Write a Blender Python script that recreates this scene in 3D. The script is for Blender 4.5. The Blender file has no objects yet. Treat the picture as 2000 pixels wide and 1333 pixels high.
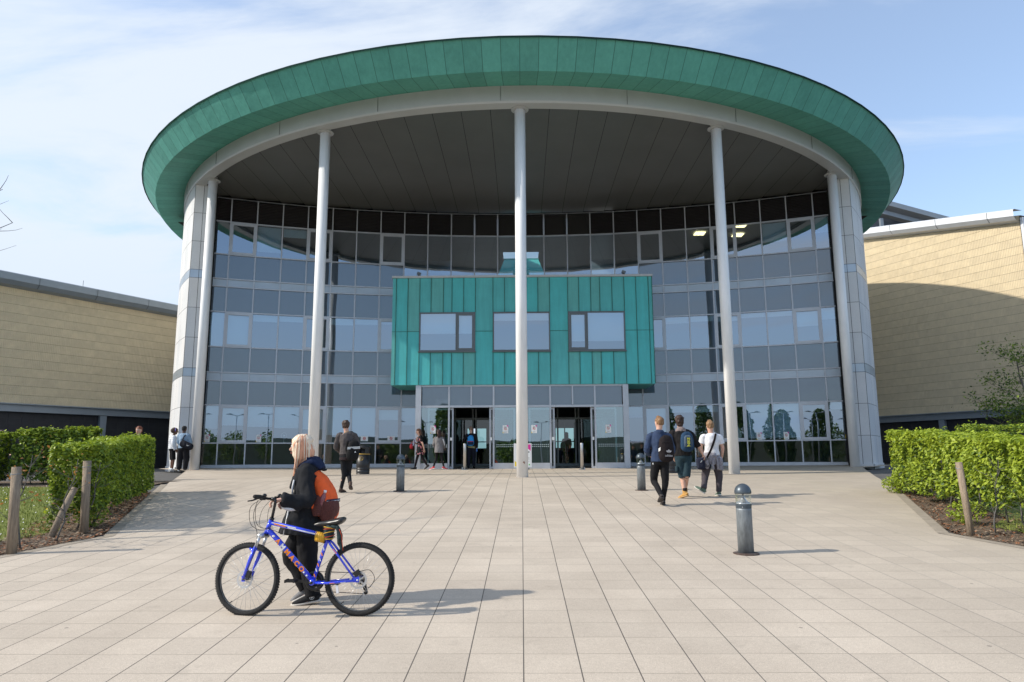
import bpy, math, random
import numpy as np
from mathutils import Vector, Matrix, noise
from math import sin, cos, pi, radians, sqrt, atan2

random.seed(7); rng = np.random.default_rng(7)
S = bpy.context.scene
COL = S.collection

# ---------------------------------------------------------------- camera
EYE = 1.803
cam = bpy.data.cameras.new("camera"); cam.sensor_width = 36.0; cam.lens = 25.02
cam.clip_start = 0.1; cam.clip_end = 3000
camo = bpy.data.objects.new("camera", cam); COL.objects.link(camo)
camo.location = (0, 0, EYE)
camo.matrix_world = (Matrix.Translation((0, 0, EYE)) @ Matrix.Rotation(radians(.77), 4, 'Z')
                     @ Matrix.Rotation(radians(90 + 9.24), 4, 'X') @ Matrix.Rotation(radians(-.28), 4, 'Z'))
S.camera = camo
# ---------------------------------------------------------------- light
SUN_EL = radians(34.6)
SUN_DIR = Vector((-cos(SUN_EL) * cos(radians(10)), -cos(SUN_EL) * sin(radians(10)), sin(SUN_EL)))  # towards the sun
S.view_settings.view_transform = 'Standard'; S.view_settings.look = 'None'
S.view_settings.exposure = 0.67; S.view_settings.gamma = 1.0
sl = bpy.data.lights.new("sun", 'SUN'); sl.energy = 2.95; sl.angle = radians(1.0); sl.color = (1.0, .93, .82)
so = bpy.data.objects.new("sun", sl); COL.objects.link(so)
so.rotation_euler = (-SUN_DIR).to_track_quat('-Z', 'Y').to_euler()
W = bpy.data.worlds.new("World"); S.world = W; W.use_nodes = True
def build_world():
    nt = W.node_tree; nt.nodes.clear(); N = nt.nodes.new; L = nt.links.new
    out = N('ShaderNodeOutputWorld'); bg = N('ShaderNodeBackground'); bg.inputs[1].default_value = .15
    sky = N('ShaderNodeTexSky'); sky.sky_type = 'NISHITA'; sky.sun_disc = False
    sky.sun_elevation = SUN_EL; sky.sun_rotation = atan2(SUN_DIR.x, SUN_DIR.y)
    sky.air_density = 1.15; sky.dust_density = .9; sky.ozone_density = 3.2; sky.altitude = 0
    tc = N('ShaderNodeTexCoord'); sep = N('ShaderNodeSeparateXYZ'); L(tc.outputs['Generated'], sep.inputs[0])
    zz = N('ShaderNodeMath'); zz.operation = 'MAXIMUM'; L(sep.outputs[2], zz.inputs[0]); zz.inputs[1].default_value = 0.0
    za = N('ShaderNodeMath'); za.operation = 'ADD'; L(zz.outputs[0], za.inputs[0]); za.inputs[1].default_value = .18
    dv = N('ShaderNodeVectorMath'); dv.operation = 'DIVIDE'; L(tc.outputs['Generated'], dv.inputs[0])
    cb = N('ShaderNodeCombineXYZ'); [L(za.outputs[0], cb.inputs[i]) for i in range(3)]; L(cb.outputs[0], dv.inputs[1])
    mp = N('ShaderNodeMapping'); mp.inputs['Rotation'].default_value = (0, 0, radians(28)); mp.inputs['Scale'].default_value = (1.0, 2.3, 1)
    L(dv.outputs[0], mp.inputs[0])
    nz = N('ShaderNodeTexNoise'); nz.inputs['Scale'].default_value = 1.15; nz.inputs['Detail'].default_value = 9
    nz.inputs['Roughness'].default_value = .6; nz.inputs['Distortion'].default_value = .5; L(mp.outputs[0], nz.inputs['Vector'])
    # thin cloud, thicker towards the west (the sun side)
    g = N('ShaderNodeMath'); g.operation = 'MULTIPLY_ADD'; L(sep.outputs[0], g.inputs[0]); g.inputs[1].default_value = -.56; g.inputs[2].default_value = -.33
    gy = N('ShaderNodeMath'); gy.operation = 'MULTIPLY_ADD'; L(sep.outputs[1], gy.inputs[0]); gy.inputs[1].default_value = .10; L(g.outputs[0], gy.inputs[2])
    ad = N('ShaderNodeMath'); ad.operation = 'ADD'; nk = N('ShaderNodeMath'); nk.operation = 'MULTIPLY_ADD'; L(nz.outputs[0], nk.inputs[0]); nk.inputs[1].default_value = 2.1; nk.inputs[2].default_value = -.55; L(nk.outputs[0], ad.inputs[0]); L(gy.outputs[0], ad.inputs[1])
    mr = N('ShaderNodeMapRange'); mr.interpolation_type = 'SMOOTHSTEP'; L(ad.outputs[0], mr.inputs[0])
    mr.inputs[1].default_value = -.04; mr.inputs[2].default_value = .66; mr.inputs[3].default_value = 0.20; mr.inputs[4].default_value = .93
    mx = N('ShaderNodeMix'); mx.data_type = 'RGBA'; L(mr.outputs[0], mx.inputs['Factor']); L(sky.outputs[0], mx.inputs['A'])
    mx.inputs['B'].default_value = (3.55, 3.88, 4.32, 1)
    hz = N('ShaderNodeMapRange'); hz.interpolation_type = 'SMOOTHSTEP'; L(sep.outputs[2], hz.inputs[0])   # pale haze towards the horizon
    hz.inputs[1].default_value = .0; hz.inputs[2].default_value = .34; hz.inputs[3].default_value = .78; hz.inputs[4].default_value = 0.
    mh = N('ShaderNodeMix'); mh.data_type = 'RGBA'; L(hz.outputs[0], mh.inputs['Factor']); L(mx.outputs['Result'], mh.inputs['A']); mh.inputs['B'].default_value = (2.75, 3.25, 4.0, 1)
    L(mh.outputs['Result'], bg.inputs[0]); L(bg.outputs[0], out.inputs[0])
build_world()

# ---------------------------------------------------------------- helpers
def gz(y):                      # height of the paving: a ramp up to a nearly level terrace
    return .0545 * y if y < 20.7 else 1.128 + .0165 * (y - 20.7)
def gzz(x, y):
    z = gz(max(y, -14))
    return z + (.0005 * x * x * min(1, max(0, (y - 22) / 6)) if abs(x) < 15 else (.1125 * min(1, max(0, (y - 22) / 6))))
V = Vector
def nrm(v): v = np.array(v, float); return v / (np.linalg.norm(v) + 1e-12)
ORG = {}
def org(o): return ORG.get(o.name, V((0, 0, 0))) if o else V((0, 0, 0))

class MB:
    def __init__(s): s.v = []; s.f = []; s.m = []; s.sm = []
    def add(s, vs, fs, mi=0, sm=False):
        o = len(s.v); s.v.extend([tuple(map(float, p)) for p in vs])
        for f in fs: s.f.append(tuple(i + o for i in f)); s.m.append(mi); s.sm.append(sm)
        return s
    def quad(s, a, b, c, d, mi=0): return s.add([a, b, c, d], [(0, 1, 2, 3)], mi)
    def box(s, c, size, rz=0, mi=0, rx=0, ry=0):
        x, y, z = [k / 2 for k in size]
        vs = [V((i * x, j * y, k * z)) for i in (-1, 1) for j in (-1, 1) for k in (-1, 1)]
        M = Matrix.Rotation(rz, 3, 'Z') @ Matrix.Rotation(ry, 3, 'Y') @ Matrix.Rotation(rx, 3, 'X')
        vs = [M @ p + V(c) for p in vs]
        return s.add(vs, [(0, 1, 3, 2), (4, 6, 7, 5), (0, 4, 5, 1), (2, 3, 7, 6), (0, 2, 6, 4), (1, 5, 7, 3)], mi)
    def bar(s, p0, p1, w, h, up=(0, 0, 1), mi=0):   # rectangular bar between two points
        p0 = V(p0); p1 = V(p1); t = (p1 - p0).normalized(); u = V(up); sd = t.cross(u).normalized(); u = sd.cross(t)
        vs = [p + sd * (a * w / 2) + u * (b * h / 2) for p in (p0, p1) for a, b in ((-1, -1), (1, -1), (1, 1), (-1, 1))]
        return s.add(vs, [(0, 1, 2, 3), (7, 6, 5, 4), (0, 4, 5, 1), (1, 5, 6, 2), (2, 6, 7, 3), (3, 7, 4, 0)], mi)
    def tube(s, pts, r, n=10, mi=0, caps=True, closed=False):
        pts = [V(p) for p in pts]; m = len(pts)
        rs = r if isinstance(r, (list, tuple)) else [r] * m
        vs = []; ref = None
        for i, p in enumerate(pts):
            a = pts[(i - 1) % m] if (i or closed) else p; b = pts[(i + 1) % m] if (i < m - 1 or closed) else p
            t = (b - a).normalized()
            if ref is None: ref = t.orthogonal().normalized()
            ref = (ref - t * ref.dot(t)).normalized(); bi = t.cross(ref)
            for k in range(n):
                an = 2 * pi * k / n; vs.append(p + (ref * cos(an) + bi * sin(an)) * rs[i])
        fs = []
        for i in range(m if closed else m - 1):
            j = (i + 1) % m
            for k in range(n): k2 = (k + 1) % n; fs.append((i * n + k, i * n + k2, j * n + k2, j * n + k))
        if caps and not closed: fs.append(tuple(range(n))[::-1]); fs.append(tuple((m - 1) * n + k for k in range(n)))
        return s.add(vs, fs, mi, True)
    def lathe(s, prof, n=28, c=(0, 0, 0), mi=0, sm=True):
        vs = []; fs = []; m = len(prof)
        for r, z in prof:
            for k in range(n): a = 2 * pi * k / n; vs.append((c[0] + r * cos(a), c[1] + r * sin(a), c[2] + z))
        for i in range(m - 1):
            for k in range(n): k2 = (k + 1) % n; fs.append((i * n + k, i * n + k2, (i + 1) * n + k2, (i + 1) * n + k))
        fs.append(tuple(range(n))[::-1]); fs.append(tuple((m - 1) * n + k for k in range(n)))
        return s.add(vs, fs, mi, sm)
    def sph(s, c, r, n=12, mi=0):
        rr = r if isinstance(r, (tuple, list)) else (r, r, r)
        vs = [(c[0], c[1], c[2] - rr[2])]; m = n // 2 + 1
        for i in range(1, m):
            t = -pi / 2 + pi * i / m
            for k in range(n): a = 2 * pi * k / n; vs.append((c[0] + rr[0] * cos(t) * cos(a), c[1] + rr[1] * cos(t) * sin(a), c[2] + rr[2] * sin(t)))
        vs.append((c[0], c[1], c[2] + rr[2])); e = len(vs) - 1; fs = []
        for k in range(n): k2 = (k + 1) % n; fs.append((0, 1 + k2, 1 + k)); fs.append((e, e - n + k, e - n + k2))
        for i in range(m - 2):
            for k in range(n): k2 = (k + 1) % n; a = 1 + i * n; fs.append((a + k, a + k2, a + n + k2, a + n + k))
        return s.add(vs, fs, mi, True)
    def loft(s, pts, rad, side=(1, 0, 0), n=16, sub=3, mi=0, flat=0.0):
        """elliptical rings along a smooth path; rad = (a along side, b across)"""
        P = [np.array(p, float) for p in pts]; Rd = [np.array(r if hasattr(r, '__len__') else (r, r), float) for r in rad]
        def cr(A, i, t):
            a = A[max(i - 1, 0)]; b = A[i]; c = A[i + 1]; d = A[min(i + 2, len(A) - 1)]
            return .5 * ((2 * b) + (-a + c) * t + (2 * a - 5 * b + 4 * c - d) * t * t + (-a + 3 * b - 3 * c + d) * t ** 3)
        Q = []; Z = []
        for i in range(len(P) - 1):
            for j in range(sub): Q.append(cr(P, i, j / sub)); Z.append(np.maximum(cr(Rd, i, j / sub), .002))
        Q.append(P[-1]); Z.append(Rd[-1]); m = len(Q); vs = []
        sd0 = nrm(side)
        for i in range(m):
            t = nrm(Q[min(i + 1, m - 1)] - Q[max(i - 1, 0)])
            sd = nrm(sd0 - t * sd0.dot(t)) if abs(t.dot(sd0)) < .98 else nrm(np.cross(t, (0, .3, 1)))
            bi = np.cross(t, sd)
            for k in range(n):
                a = 2 * pi * k / n; ca, sa = cos(a), sin(a)
                if flat: e = 1 - flat * .5; ca = math.copysign(abs(ca) ** e, ca); sa = math.copysign(abs(sa) ** e, sa)
                vs.append(Q[i] + sd * ca * Z[i][0] + bi * sa * Z[i][1])
        fs = []
        for i in range(m - 1):
            for k in range(n): k2 = (k + 1) % n; fs.append((i * n + k, i * n + k2, (i + 1) * n + k2, (i + 1) * n + k))
        fs.append(tuple(range(n))[::-1]); fs.append(tuple((m - 1) * n + k for k in range(n)))
        return s.add(vs, fs, mi, True)
    def xf(s, M, start=0):
        for i in range(start, len(s.v)): s.v[i] = tuple(M @ V(s.v[i]))
        return s
    def build(s, name, mat, parent=None, local=False, smooth=None):
        me = bpy.data.meshes.new(name)
        o_ = V((0, 0, 0)) if (local or parent is None) else org(parent)
        me.from_pydata([(a - o_.x, b - o_.y, c - o_.z) for a, b, c in s.v], [], s.f)
        for m in (mat if isinstance(mat, (list, tuple)) else [mat]): me.materials.append(m)
        me.polygons.foreach_set('material_index', s.m)
        me.polygons.foreach_set('use_smooth', [bool(smooth)] * len(s.f) if smooth is not None else s.sm)
        me.update()
        ob = bpy.data.objects.new(name, me); COL.objects.link(ob)
        if parent: ob.parent = parent; ORG[ob.name] = o_
        return ob

def tag(o, label=None, cat=None, group=None, kind=None):
    if label: o['label'] = label
    if cat: o['category'] = cat
    if group: o['group'] = group
    if kind: o['kind'] = kind
    return o
def thing(name, loc, label, cat, group=None, rz=0):
    o = bpy.data.objects.new(name, None); COL.objects.link(o); o.location = loc; o.rotation_euler = (0, 0, rz)
    o.empty_display_size = .2; ORG[o.name] = V(loc)
    return tag(o, label, cat, group)
def struct(name, mb, mat, smooth=None): return tag(mb.build(name, mat, smooth=smooth), kind='structure')
def copy_tree(o, parent=None):
    c = o.copy(); COL.objects.link(c); c.parent = parent
    for ch in [x for x in o.children]: copy_tree(ch, c)
    return c
def npmesh(name, verts, faces, mats, mi=None, parent=None, smooth=False):
    """fast mesh from numpy arrays of equal-sided faces"""
    me = bpy.data.meshes.new(name); nf, k = faces.shape
    me.vertices.add(len(verts)); me.vertices.foreach_set('co', verts.astype(np.float32).ravel())
    me.loops.add(nf * k); me.loops.foreach_set('vertex_index', faces.astype(np.int32).ravel())
    me.polygons.add(nf); me.polygons.foreach_set('loop_start', np.arange(0, nf * k, k, dtype=np.int32))
    me.polygons.foreach_set('loop_total', np.full(nf, k, dtype=np.int32))
    for m in mats: me.materials.append(m)
    if mi is not None: me.polygons.foreach_set('material_index', mi.astype(np.int32))
    me.polygons.foreach_set('use_smooth', np.full(nf, smooth)); me.update(); me.validate()
    ob = bpy.data.objects.new(name, me); COL.objects.link(ob)
    if parent: ob.parent = parent
    return ob
def sculpt(name, mb, vox, mat, parent=None, sm=3, disp=None):
    """fuse overlapping closed shapes into one continuous skin, relax it and add folds; mb is in local coordinates"""
    me = bpy.data.meshes.new('tmp'); me.from_pydata(mb.v, [], mb.f); t = bpy.data.objects.new('tmp', me); COL.objects.link(t)
    r = t.modifiers.new('r', 'REMESH'); r.mode = 'VOXEL'; r.voxel_size = vox; r.adaptivity = 0
    if sm: k = t.modifiers.new('s', 'SMOOTH'); k.factor = .6; k.iterations = sm
    dg = bpy.context.evaluated_depsgraph_get(); nm = bpy.data.meshes.new_from_object(t.evaluated_get(dg))
    bpy.data.objects.remove(t); bpy.data.meshes.remove(me)
    if disp:
        nm.update(); n = len(nm.vertices); nn = [v.normal.copy() for v in nm.vertices]
        for i, v in enumerate(nm.vertices): v.co += nn[i] * disp(v.co, nn[i])
    nm.name = name; nm.materials.clear()
    for m in (mat if isinstance(mat, (list, tuple)) else [mat]): nm.materials.append(m)
    nm.polygons.foreach_set('use_smooth', [True] * len(nm.polygons)); nm.update()
    ob = bpy.data.objects.new(name, nm); COL.objects.link(ob)
    if parent: ob.parent = parent; ORG[ob.name] = org(parent)
    return ob
def text_into(mb, txt, size, M, depth=.002, mi=0, bold=0):
    cu = bpy.data.curves.new('t', 'FONT'); cu.body = txt; cu.size = size; cu.align_x = 'CENTER'; cu.align_y = 'CENTER'; cu.extrude = depth; cu.offset = bold
    cu.resolution_u = 3
    t = bpy.data.objects.new('t', cu); COL.objects.link(t); dg = bpy.context.evaluated_depsgraph_get()
    me = bpy.data.meshes.new_from_object(t.evaluated_get(dg))
    mb.add([M @ v.co for v in me.vertices], [tuple(p.vertices) for p in me.polygons], mi)
    bpy.data.objects.remove(t); bpy.data.curves.remove(cu); bpy.data.meshes.remove(me)
def frame_M(o, x, y):          # matrix with origin o and axes x, y
    x = V(x).normalized(); y = V(y).normalized(); z = x.cross(y).normalized(); y = z.cross(x)
    return Matrix(((x.x, y.x, z.x, o[0]), (x.y, y.y, z.y, o[1]), (x.z, y.z, z.z, o[2]), (0, 0, 0, 1)))

# ---------------------------------------------------------------- materials
def mat(name, col, rough=.6, metal=0., var=.0, vscale=5., bump=.0, bscale=40., spec=.5, emis=None, estr=0, var2=None, coat=0, sub=0, stretch=None):
    m = bpy.data.materials.new(name); m.use_nodes = True; nt = m.node_tree; N = nt.nodes.new; L = nt.links.new
    b = nt.nodes['Principled BSDF']; b.inputs['Base Color'].default_value = (*col, 1); b.inputs['Roughness'].default_value = rough
    b.inputs['Metallic'].default_value = metal; b.inputs['Specular IOR Level'].default_value = spec
    if coat: b.inputs['Coat Weight'].default_value = coat; b.inputs['Coat Roughness'].default_value = .08
    if sub: b.inputs['Subsurface Weight'].default_value = sub; b.inputs['Subsurface Radius'].default_value = (.01, .004, .002)
    if emis: b.inputs['Emission Color'].default_value = (*emis, 1); b.inputs['Emission Strength'].default_value = estr
    if var or bump:
        tc = N('ShaderNodeTexCoord'); src = tc.outputs['Object']
        if stretch: mp = N('ShaderNodeMapping'); mp.inputs['Scale'].default_value = stretch; L(src, mp.inputs[0]); src = mp.outputs[0]
    if var:
        n = N('ShaderNodeTexNoise'); n.inputs['Scale'].default_value = vscale; n.inputs['Detail'].default_value = 6; n.inputs['Roughness'].default_value = .6; L(src, n.inputs['Vector'])
        mr = N('ShaderNodeMapRange'); mr.inputs[1].default_value = .3; mr.inputs[2].default_value = .7; L(n.outputs[0], mr.inputs[0])
        mx = N('ShaderNodeMix'); mx.data_type = 'RGBA'; L(mr.outputs[0], mx.inputs['Factor'])
        c2 = var2 if var2 else tuple(min(1, c * (1 + var)) for c in col)
        mx.inputs['A'].default_value = (*[c * (1 - var) for c in col], 1); mx.inputs['B'].default_value = (*c2, 1); L(mx.outputs['Result'], b.inputs['Base Color'])
    if bump:
        n2 = N('ShaderNodeTexNoise'); n2.inputs['Scale'].default_value = bscale; n2.inputs['Detail'].default_value = 4; L(src, n2.inputs['Vector'])
        bp = N('ShaderNodeBump'); bp.inputs['Strength'].default_value = bump; bp.inputs['Distance'].default_value = .02; L(n2.outputs[0], bp.inputs['Height']); L(bp.outputs[0], b.inputs['Normal'])
    return m
def nodes(m): return m.node_tree, m.node_tree.nodes.new, m.node_tree.links.new, m.node_tree.nodes['Principled BSDF']
def M_(N, L, op, a, b=None, c=None):
    n = N('ShaderNodeMath'); n.operation = op
    for i, x in enumerate((a, b, c)):
        if x is None: continue
        if isinstance(x, (int, float)): n.inputs[i].default_value = x
        else: L(x, n.inputs[i])
    return n.outputs[0]
def mixc(N, L, f, a, b):
    n = N('ShaderNodeMix'); n.data_type = 'RGBA'
    for k, x in (('Factor', f), ('A', a), ('B', b)):
        if isinstance(x, (int, float)): n.inputs[k].default_value = x
        elif isinstance(x, tuple): n.inputs[k].default_value = (*x[:3], 1)
        else: L(x, n.inputs[k])
    return n.outputs['Result']
def paving_material():
    m = mat('paving', (.45, .41, .35), .85); nt, N, L, b = nodes(m)
    tc = N('ShaderNodeTexCoord'); sp = N('ShaderNodeSeparateXYZ'); L(tc.outputs['Object'], sp.inputs[0])
    w = .412
    u = M_(N, L, 'DIVIDE', sp.outputs[0], w); cu = M_(N, L, 'FLOOR', u); fu = M_(N, L, 'FRACT', u)
    wn = N('ShaderNodeTexWhiteNoise'); wn.noise_dimensions = '1D'; L(cu, wn.inputs['W'])
    off = M_(N, L, 'MULTIPLY', wn.outputs[0], .04)
    v = M_(N, L, 'ADD', M_(N, L, 'DIVIDE', sp.outputs[1], w), off); cv = M_(N, L, 'FLOOR', v); fv = M_(N, L, 'FRACT', v)
    def edge(fr, wd): d = M_(N, L, 'MINIMUM', fr, M_(N, L, 'SUBTRACT', 1., fr)); return M_(N, L, 'LESS_THAN', d, wd)
    eu = edge(fu, .0110); ev = edge(fv, .010)
    wn2 = N('ShaderNodeTexWhiteNoise'); cb = N('ShaderNodeCombineXYZ'); L(cu, cb.inputs[0]); L(cv, cb.inputs[1]); L(cb.outputs[0], wn2.inputs['Vector'])
    # slab tint, exposed aggregate speckle, broad stains
    tint = M_(N, L, 'MULTIPLY_ADD', wn2.outputs[0], .11, .935)
    sp1 = N('ShaderNodeTexNoise'); sp1.inputs['Scale'].default_value = 170; sp1.inputs['Detail'].default_value = 3; L(tc.outputs['Object'], sp1.inputs['Vector'])
    sp3 = N('ShaderNodeTexNoise'); sp3.inputs['Scale'].default_value = 38; sp3.inputs['Detail'].default_value = 5; sp3.inputs['Roughness'].default_value = .7; L(tc.outputs['Object'], sp3.inputs['Vector'])
    sp2 = N('ShaderNodeTexNoise'); sp2.inputs['Scale'].default_value = .55; sp2.inputs['Detail'].default_value = 7; sp2.inputs['Roughness'].default_value = .65; L(tc.outputs['Object'], sp2.inputs['Vector'])
    s1 = M_(N, L, 'MULTIPLY_ADD', sp1.outputs[0], 1.15, .43); s1 = M_(N, L, 'MULTIPLY', s1, M_(N, L, 'MULTIPLY_ADD', sp3.outputs[0], .34, .83))
    st = N('ShaderNodeMapRange'); st.inputs[1].default_value = .36; st.inputs[2].default_value = .62; st.inputs[3].default_value = .90; st.inputs[4].default_value = 1.03; L(sp2.outputs[0], st.inputs[0])
    k = M_(N, L, 'MULTIPLY', M_(N, L, 'MULTIPLY', tint, s1), st.outputs[0])
    base = mixc(N, L, sp2.outputs[0], (.49, .41, .325), (.545, .472, .385))
    # algae towards the right-hand planter
    al = N('ShaderNodeMapRange'); al.inputs[1].default_value = 2.5; al.inputs[2].default_value = 11; al.inputs[3].default_value = 0; al.inputs[4].default_value = .8; L(sp.outputs[0], al.inputs[0])
    al2 = M_(N, L, 'MULTIPLY', al.outputs[0], M_(N, L, 'MULTIPLY_ADD', sp2.outputs[0], 2.2, -.55)); cl = N('ShaderNodeClamp'); L(al2, cl.inputs[0])
    base = mixc(N, L, cl.outputs[0], base, (.33, .28, .19))
    vm = N('ShaderNodeVectorMath'); vm.operation = 'SCALE'; L(base, vm.inputs[0]); L(k, vm.inputs['Scale'])
    jn = N('ShaderNodeTexNoise'); jn.inputs['Scale'].default_value = 1.3; L(tc.outputs['Object'], jn.inputs['Vector'])
    c = mixc(N, L, M_(N, L, 'MULTIPLY', ev, M_(N, L, 'MULTIPLY_ADD', jn.outputs[0], 1.4, .15)), vm.outputs[0], (.26, .22, .17))
    sandy = N('ShaderNodeMapRange'); sandy.inputs[1].default_value = 1.; sandy.inputs[2].default_value = 7.; L(sp.outputs[0], sandy.inputs[0])
    jc = mixc(N, L, M_(N, L, 'MULTIPLY', sandy.outputs[0], M_(N, L, 'MULTIPLY_ADD', jn.outputs[0], 1.5, .0)), (.075, .065, .055), (.50, .45, .38))
    c = mixc(N, L, M_(N, L, 'MULTIPLY', eu, .92), c, jc)
    vr = N('ShaderNodeTexVoronoi'); vr.inputs['Scale'].default_value = 1.7; L(tc.outputs['Object'], vr.inputs['Vector'])   # trodden gum and drips
    gum = M_(N, L, 'MULTIPLY', M_(N, L, 'LESS_THAN', vr.outputs['Distance'], .032), M_(N, L, 'GREATER_THAN', sp2.outputs[0], .47)); c = mixc(N, L, M_(N, L, 'MULTIPLY', gum, .6), c, (.13, .115, .10))
    st2 = N('ShaderNodeTexNoise'); st2.inputs['Scale'].default_value = 2.6; st2.inputs['Detail'].default_value = 8; st2.inputs['Roughness'].default_value = .75; L(tc.outputs['Object'], st2.inputs['Vector'])
    sm2 = N('ShaderNodeMapRange'); sm2.inputs[1].default_value = .58; sm2.inputs[2].default_value = .74; sm2.inputs[4].default_value = .32; L(st2.outputs[0], sm2.inputs[0]); c = mixc(N, L, sm2.outputs[0], c, (.21, .18, .145))
    L(c, b.inputs['Base Color'])
    h = M_(N, L, 'SUBTRACT', M_(N, L, 'MULTIPLY', sp1.outputs[0], .3), M_(N, L, 'MAXIMUM', eu, ev))
    bp = N('ShaderNodeBump'); bp.inputs['Strength'].default_value = .35; bp.inputs['Distance'].default_value = .006; L(h, bp.inputs['Height']); L(bp.outputs[0], b.inputs['Normal'])
    return m
PAV = paving_material()
def copper_material(name, base, dark, panels=False):
    m = mat(name, base, .62, .0, spec=.35); nt, N, L, b = nodes(m)
    tc = N('ShaderNodeTexCoord'); mp = N('ShaderNodeMapping'); mp.inputs['Scale'].default_value = (7, 7, .7); L(tc.outputs['Object'], mp.inputs[0])
    n = N('ShaderNodeTexNoise'); n.inputs['Scale'].default_value = 1.; n.inputs['Detail'].default_value = 8; n.inputs['Roughness'].default_value = .7; L(mp.outputs[0], n.inputs['Vector'])
    n2 = N('ShaderNodeTexNoise'); n2.inputs['Scale'].default_value = .9; n2.inputs['Detail'].default_value = 8; n2.inputs['Roughness'].default_value = .65; L(tc.outputs['Object'], n2.inputs['Vector'])
    f = M_(N, L, 'ADD', M_(N, L, 'MULTIPLY', n.outputs[0], .55), M_(N, L, 'MULTIPLY', n2.outputs[0], .45))
    mr = N('ShaderNodeMapRange'); mr.inputs[1].default_value = .34; mr.inputs[2].default_value = .66; L(f, mr.inputs[0])
    c = mixc(N, L, mr.outputs[0], dark, base)
    if panels:   # one tint per sheet, a folded seam between sheets
        sp = N('ShaderNodeSeparateXYZ'); L(tc.outputs['Object'], sp.inputs[0])
        ang = M_(N, L, 'ARCTAN2', sp.outputs[1], sp.outputs[0]); u = M_(N, L, 'MULTIPLY', ang, 204 / (2 * pi))
        fr = M_(N, L, 'FRACT', u); cu = M_(N, L, 'FLOOR', u)
        wn = N('ShaderNodeTexWhiteNoise'); wn.noise_dimensions = '1D'; L(cu, wn.inputs['W'])
        vm = N('ShaderNodeVectorMath'); vm.operation = 'SCALE'; L(c, vm.inputs[0]); L(M_(N, L, 'MULTIPLY_ADD', wn.outputs[0], .17, .90), vm.inputs['Scale'])
        c = mixc(N, L, M_(N, L, 'LESS_THAN', fr, .032), vm.outputs[0], tuple(x * .5 for x in dark))
        n3 = N('ShaderNodeTexNoise'); n3.inputs['Scale'].default_value = 2.2; L(tc.outputs['Object'], n3.inputs['Vector'])
        h = M_(N, L, 'ADD', M_(N, L, 'LESS_THAN', fr, .05), M_(N, L, 'MULTIPLY', n3.outputs[0], .9))
        bp = N('ShaderNodeBump'); bp.inputs['Strength'].default_value = .45; bp.inputs['Distance'].default_value = .05; L(h, bp.inputs['Height']); L(bp.outputs[0], b.inputs['Normal'])
    L(c, b.inputs['Base Color']); return m
CU_F = copper_material('copper_fascia', (.125, .43, .365), (.085, .31, .265), True)
CU = [copper_material('copper_a', (.12, .55, .56), (.09, .41, .42)), copper_material('copper_b', (.15, .54, .52), (.11, .39, .38)), copper_material('copper_c', (.10, .58, .60), (.085, .44, .45))]
CU_S = mat('copper_seam', (.03, .13, .10), .6, var=.3, vscale=8)
def glass_material(name, tint, refl, body=None, wob=.004, spec_tint=(1, 1, 1)):
    """pane: mirror layer over either tinted clear glass or an opaque enamelled body"""
    m = bpy.data.materials.new(name); m.use_nodes = True; nt = m.node_tree; nt.nodes.clear(); N = nt.nodes.new; L = nt.links.new
    out = N('ShaderNodeOutputMaterial'); g = N('ShaderNodeBsdfGlossy'); g.inputs['Roughness'].default_value = .0; g.inputs['Color'].default_value = (*spec_tint, 1)
    if body: d = N('ShaderNodeBsdfDiffuse'); d.inputs['Color'].default_value = (*body, 1)
    else: d = N('ShaderNodeBsdfTransparent'); d.inputs['Color'].default_value = (*tint, 1)
    lw = N('ShaderNodeLayerWeight'); lw.inputs['Blend'].default_value = .25
    f = M_(N, L, 'MULTIPLY_ADD', lw.outputs['Fresnel'], .55, refl - .02)
    tc = N('ShaderNodeTexCoord'); n = N('ShaderNodeTexNoise'); n.inputs['Scale'].default_value = .7; n.inputs['Detail'].default_value = .6; L(tc.outputs['Object'], n.inputs['Vector'])
    bp = N('ShaderNodeBump'); bp.inputs['Strength'].default_value = 1; bp.inputs['Distance'].default_value = wob; L(n.outputs[0], bp.inputs['Height']); L(bp.outputs[0], g.inputs['Normal'])
    mx = N('ShaderNodeMixShader'); L(f, mx.inputs[0]); L(d.outputs[0], mx.inputs[1]); L(g.outputs[0], mx.inputs[2]); L(mx.outputs[0], out.inputs[0])
    return m
GL_V = glass_material('vision_glass', (.62, .76, .80), .36, spec_tint=(.72, .84, 1.0))
GL_LOW = glass_material('low_glass', (.45, .6, .58), .16)
GL_LOB = glass_material('lobby_glass', (.55, .76, .78), .36, wob=.003, spec_tint=(.78, .92, 1.0))
GL_DK = glass_material('dark_glass', (0, 0, 0), .06, body=(.012, .013, .014))
GL_SP = glass_material('spandrel_glass', (0, 0, 0), .16, body=(.075, .10, .135), spec_tint=(.8, .9, 1))
GL_CL = glass_material('clear_glass', (.93, .96, .96), .06, wob=.0)
ALU = mat('frame_aluminium', (.50, .53, .58), .38, .35, var=.06, vscale=3)
ALU_D = mat('band_aluminium', (.40, .46, .52), .38, .6, var=.07, vscale=1.3)
GREYF = mat('dark_frame', (.13, .145, .15), .4, .4)
WHITE = mat('white_paint', (.84, .85, .86), .32, var=.08, vscale=2.2, var2=(.90, .90, .90), stretch=(3, 3, .5))
RING = mat('ring_panel', (.50, .51, .52), .45, .1, var=.05, vscale=1)
CEIL = mat('soffit_panel', (.135, .137, .132), .42, .15, var=.08, vscale=.6)
BLACK = mat('void_black', (.008, .008, .009), .9)
LOUV = mat('louvre_metal', (.045, .042, .045), .55, .3)
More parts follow.
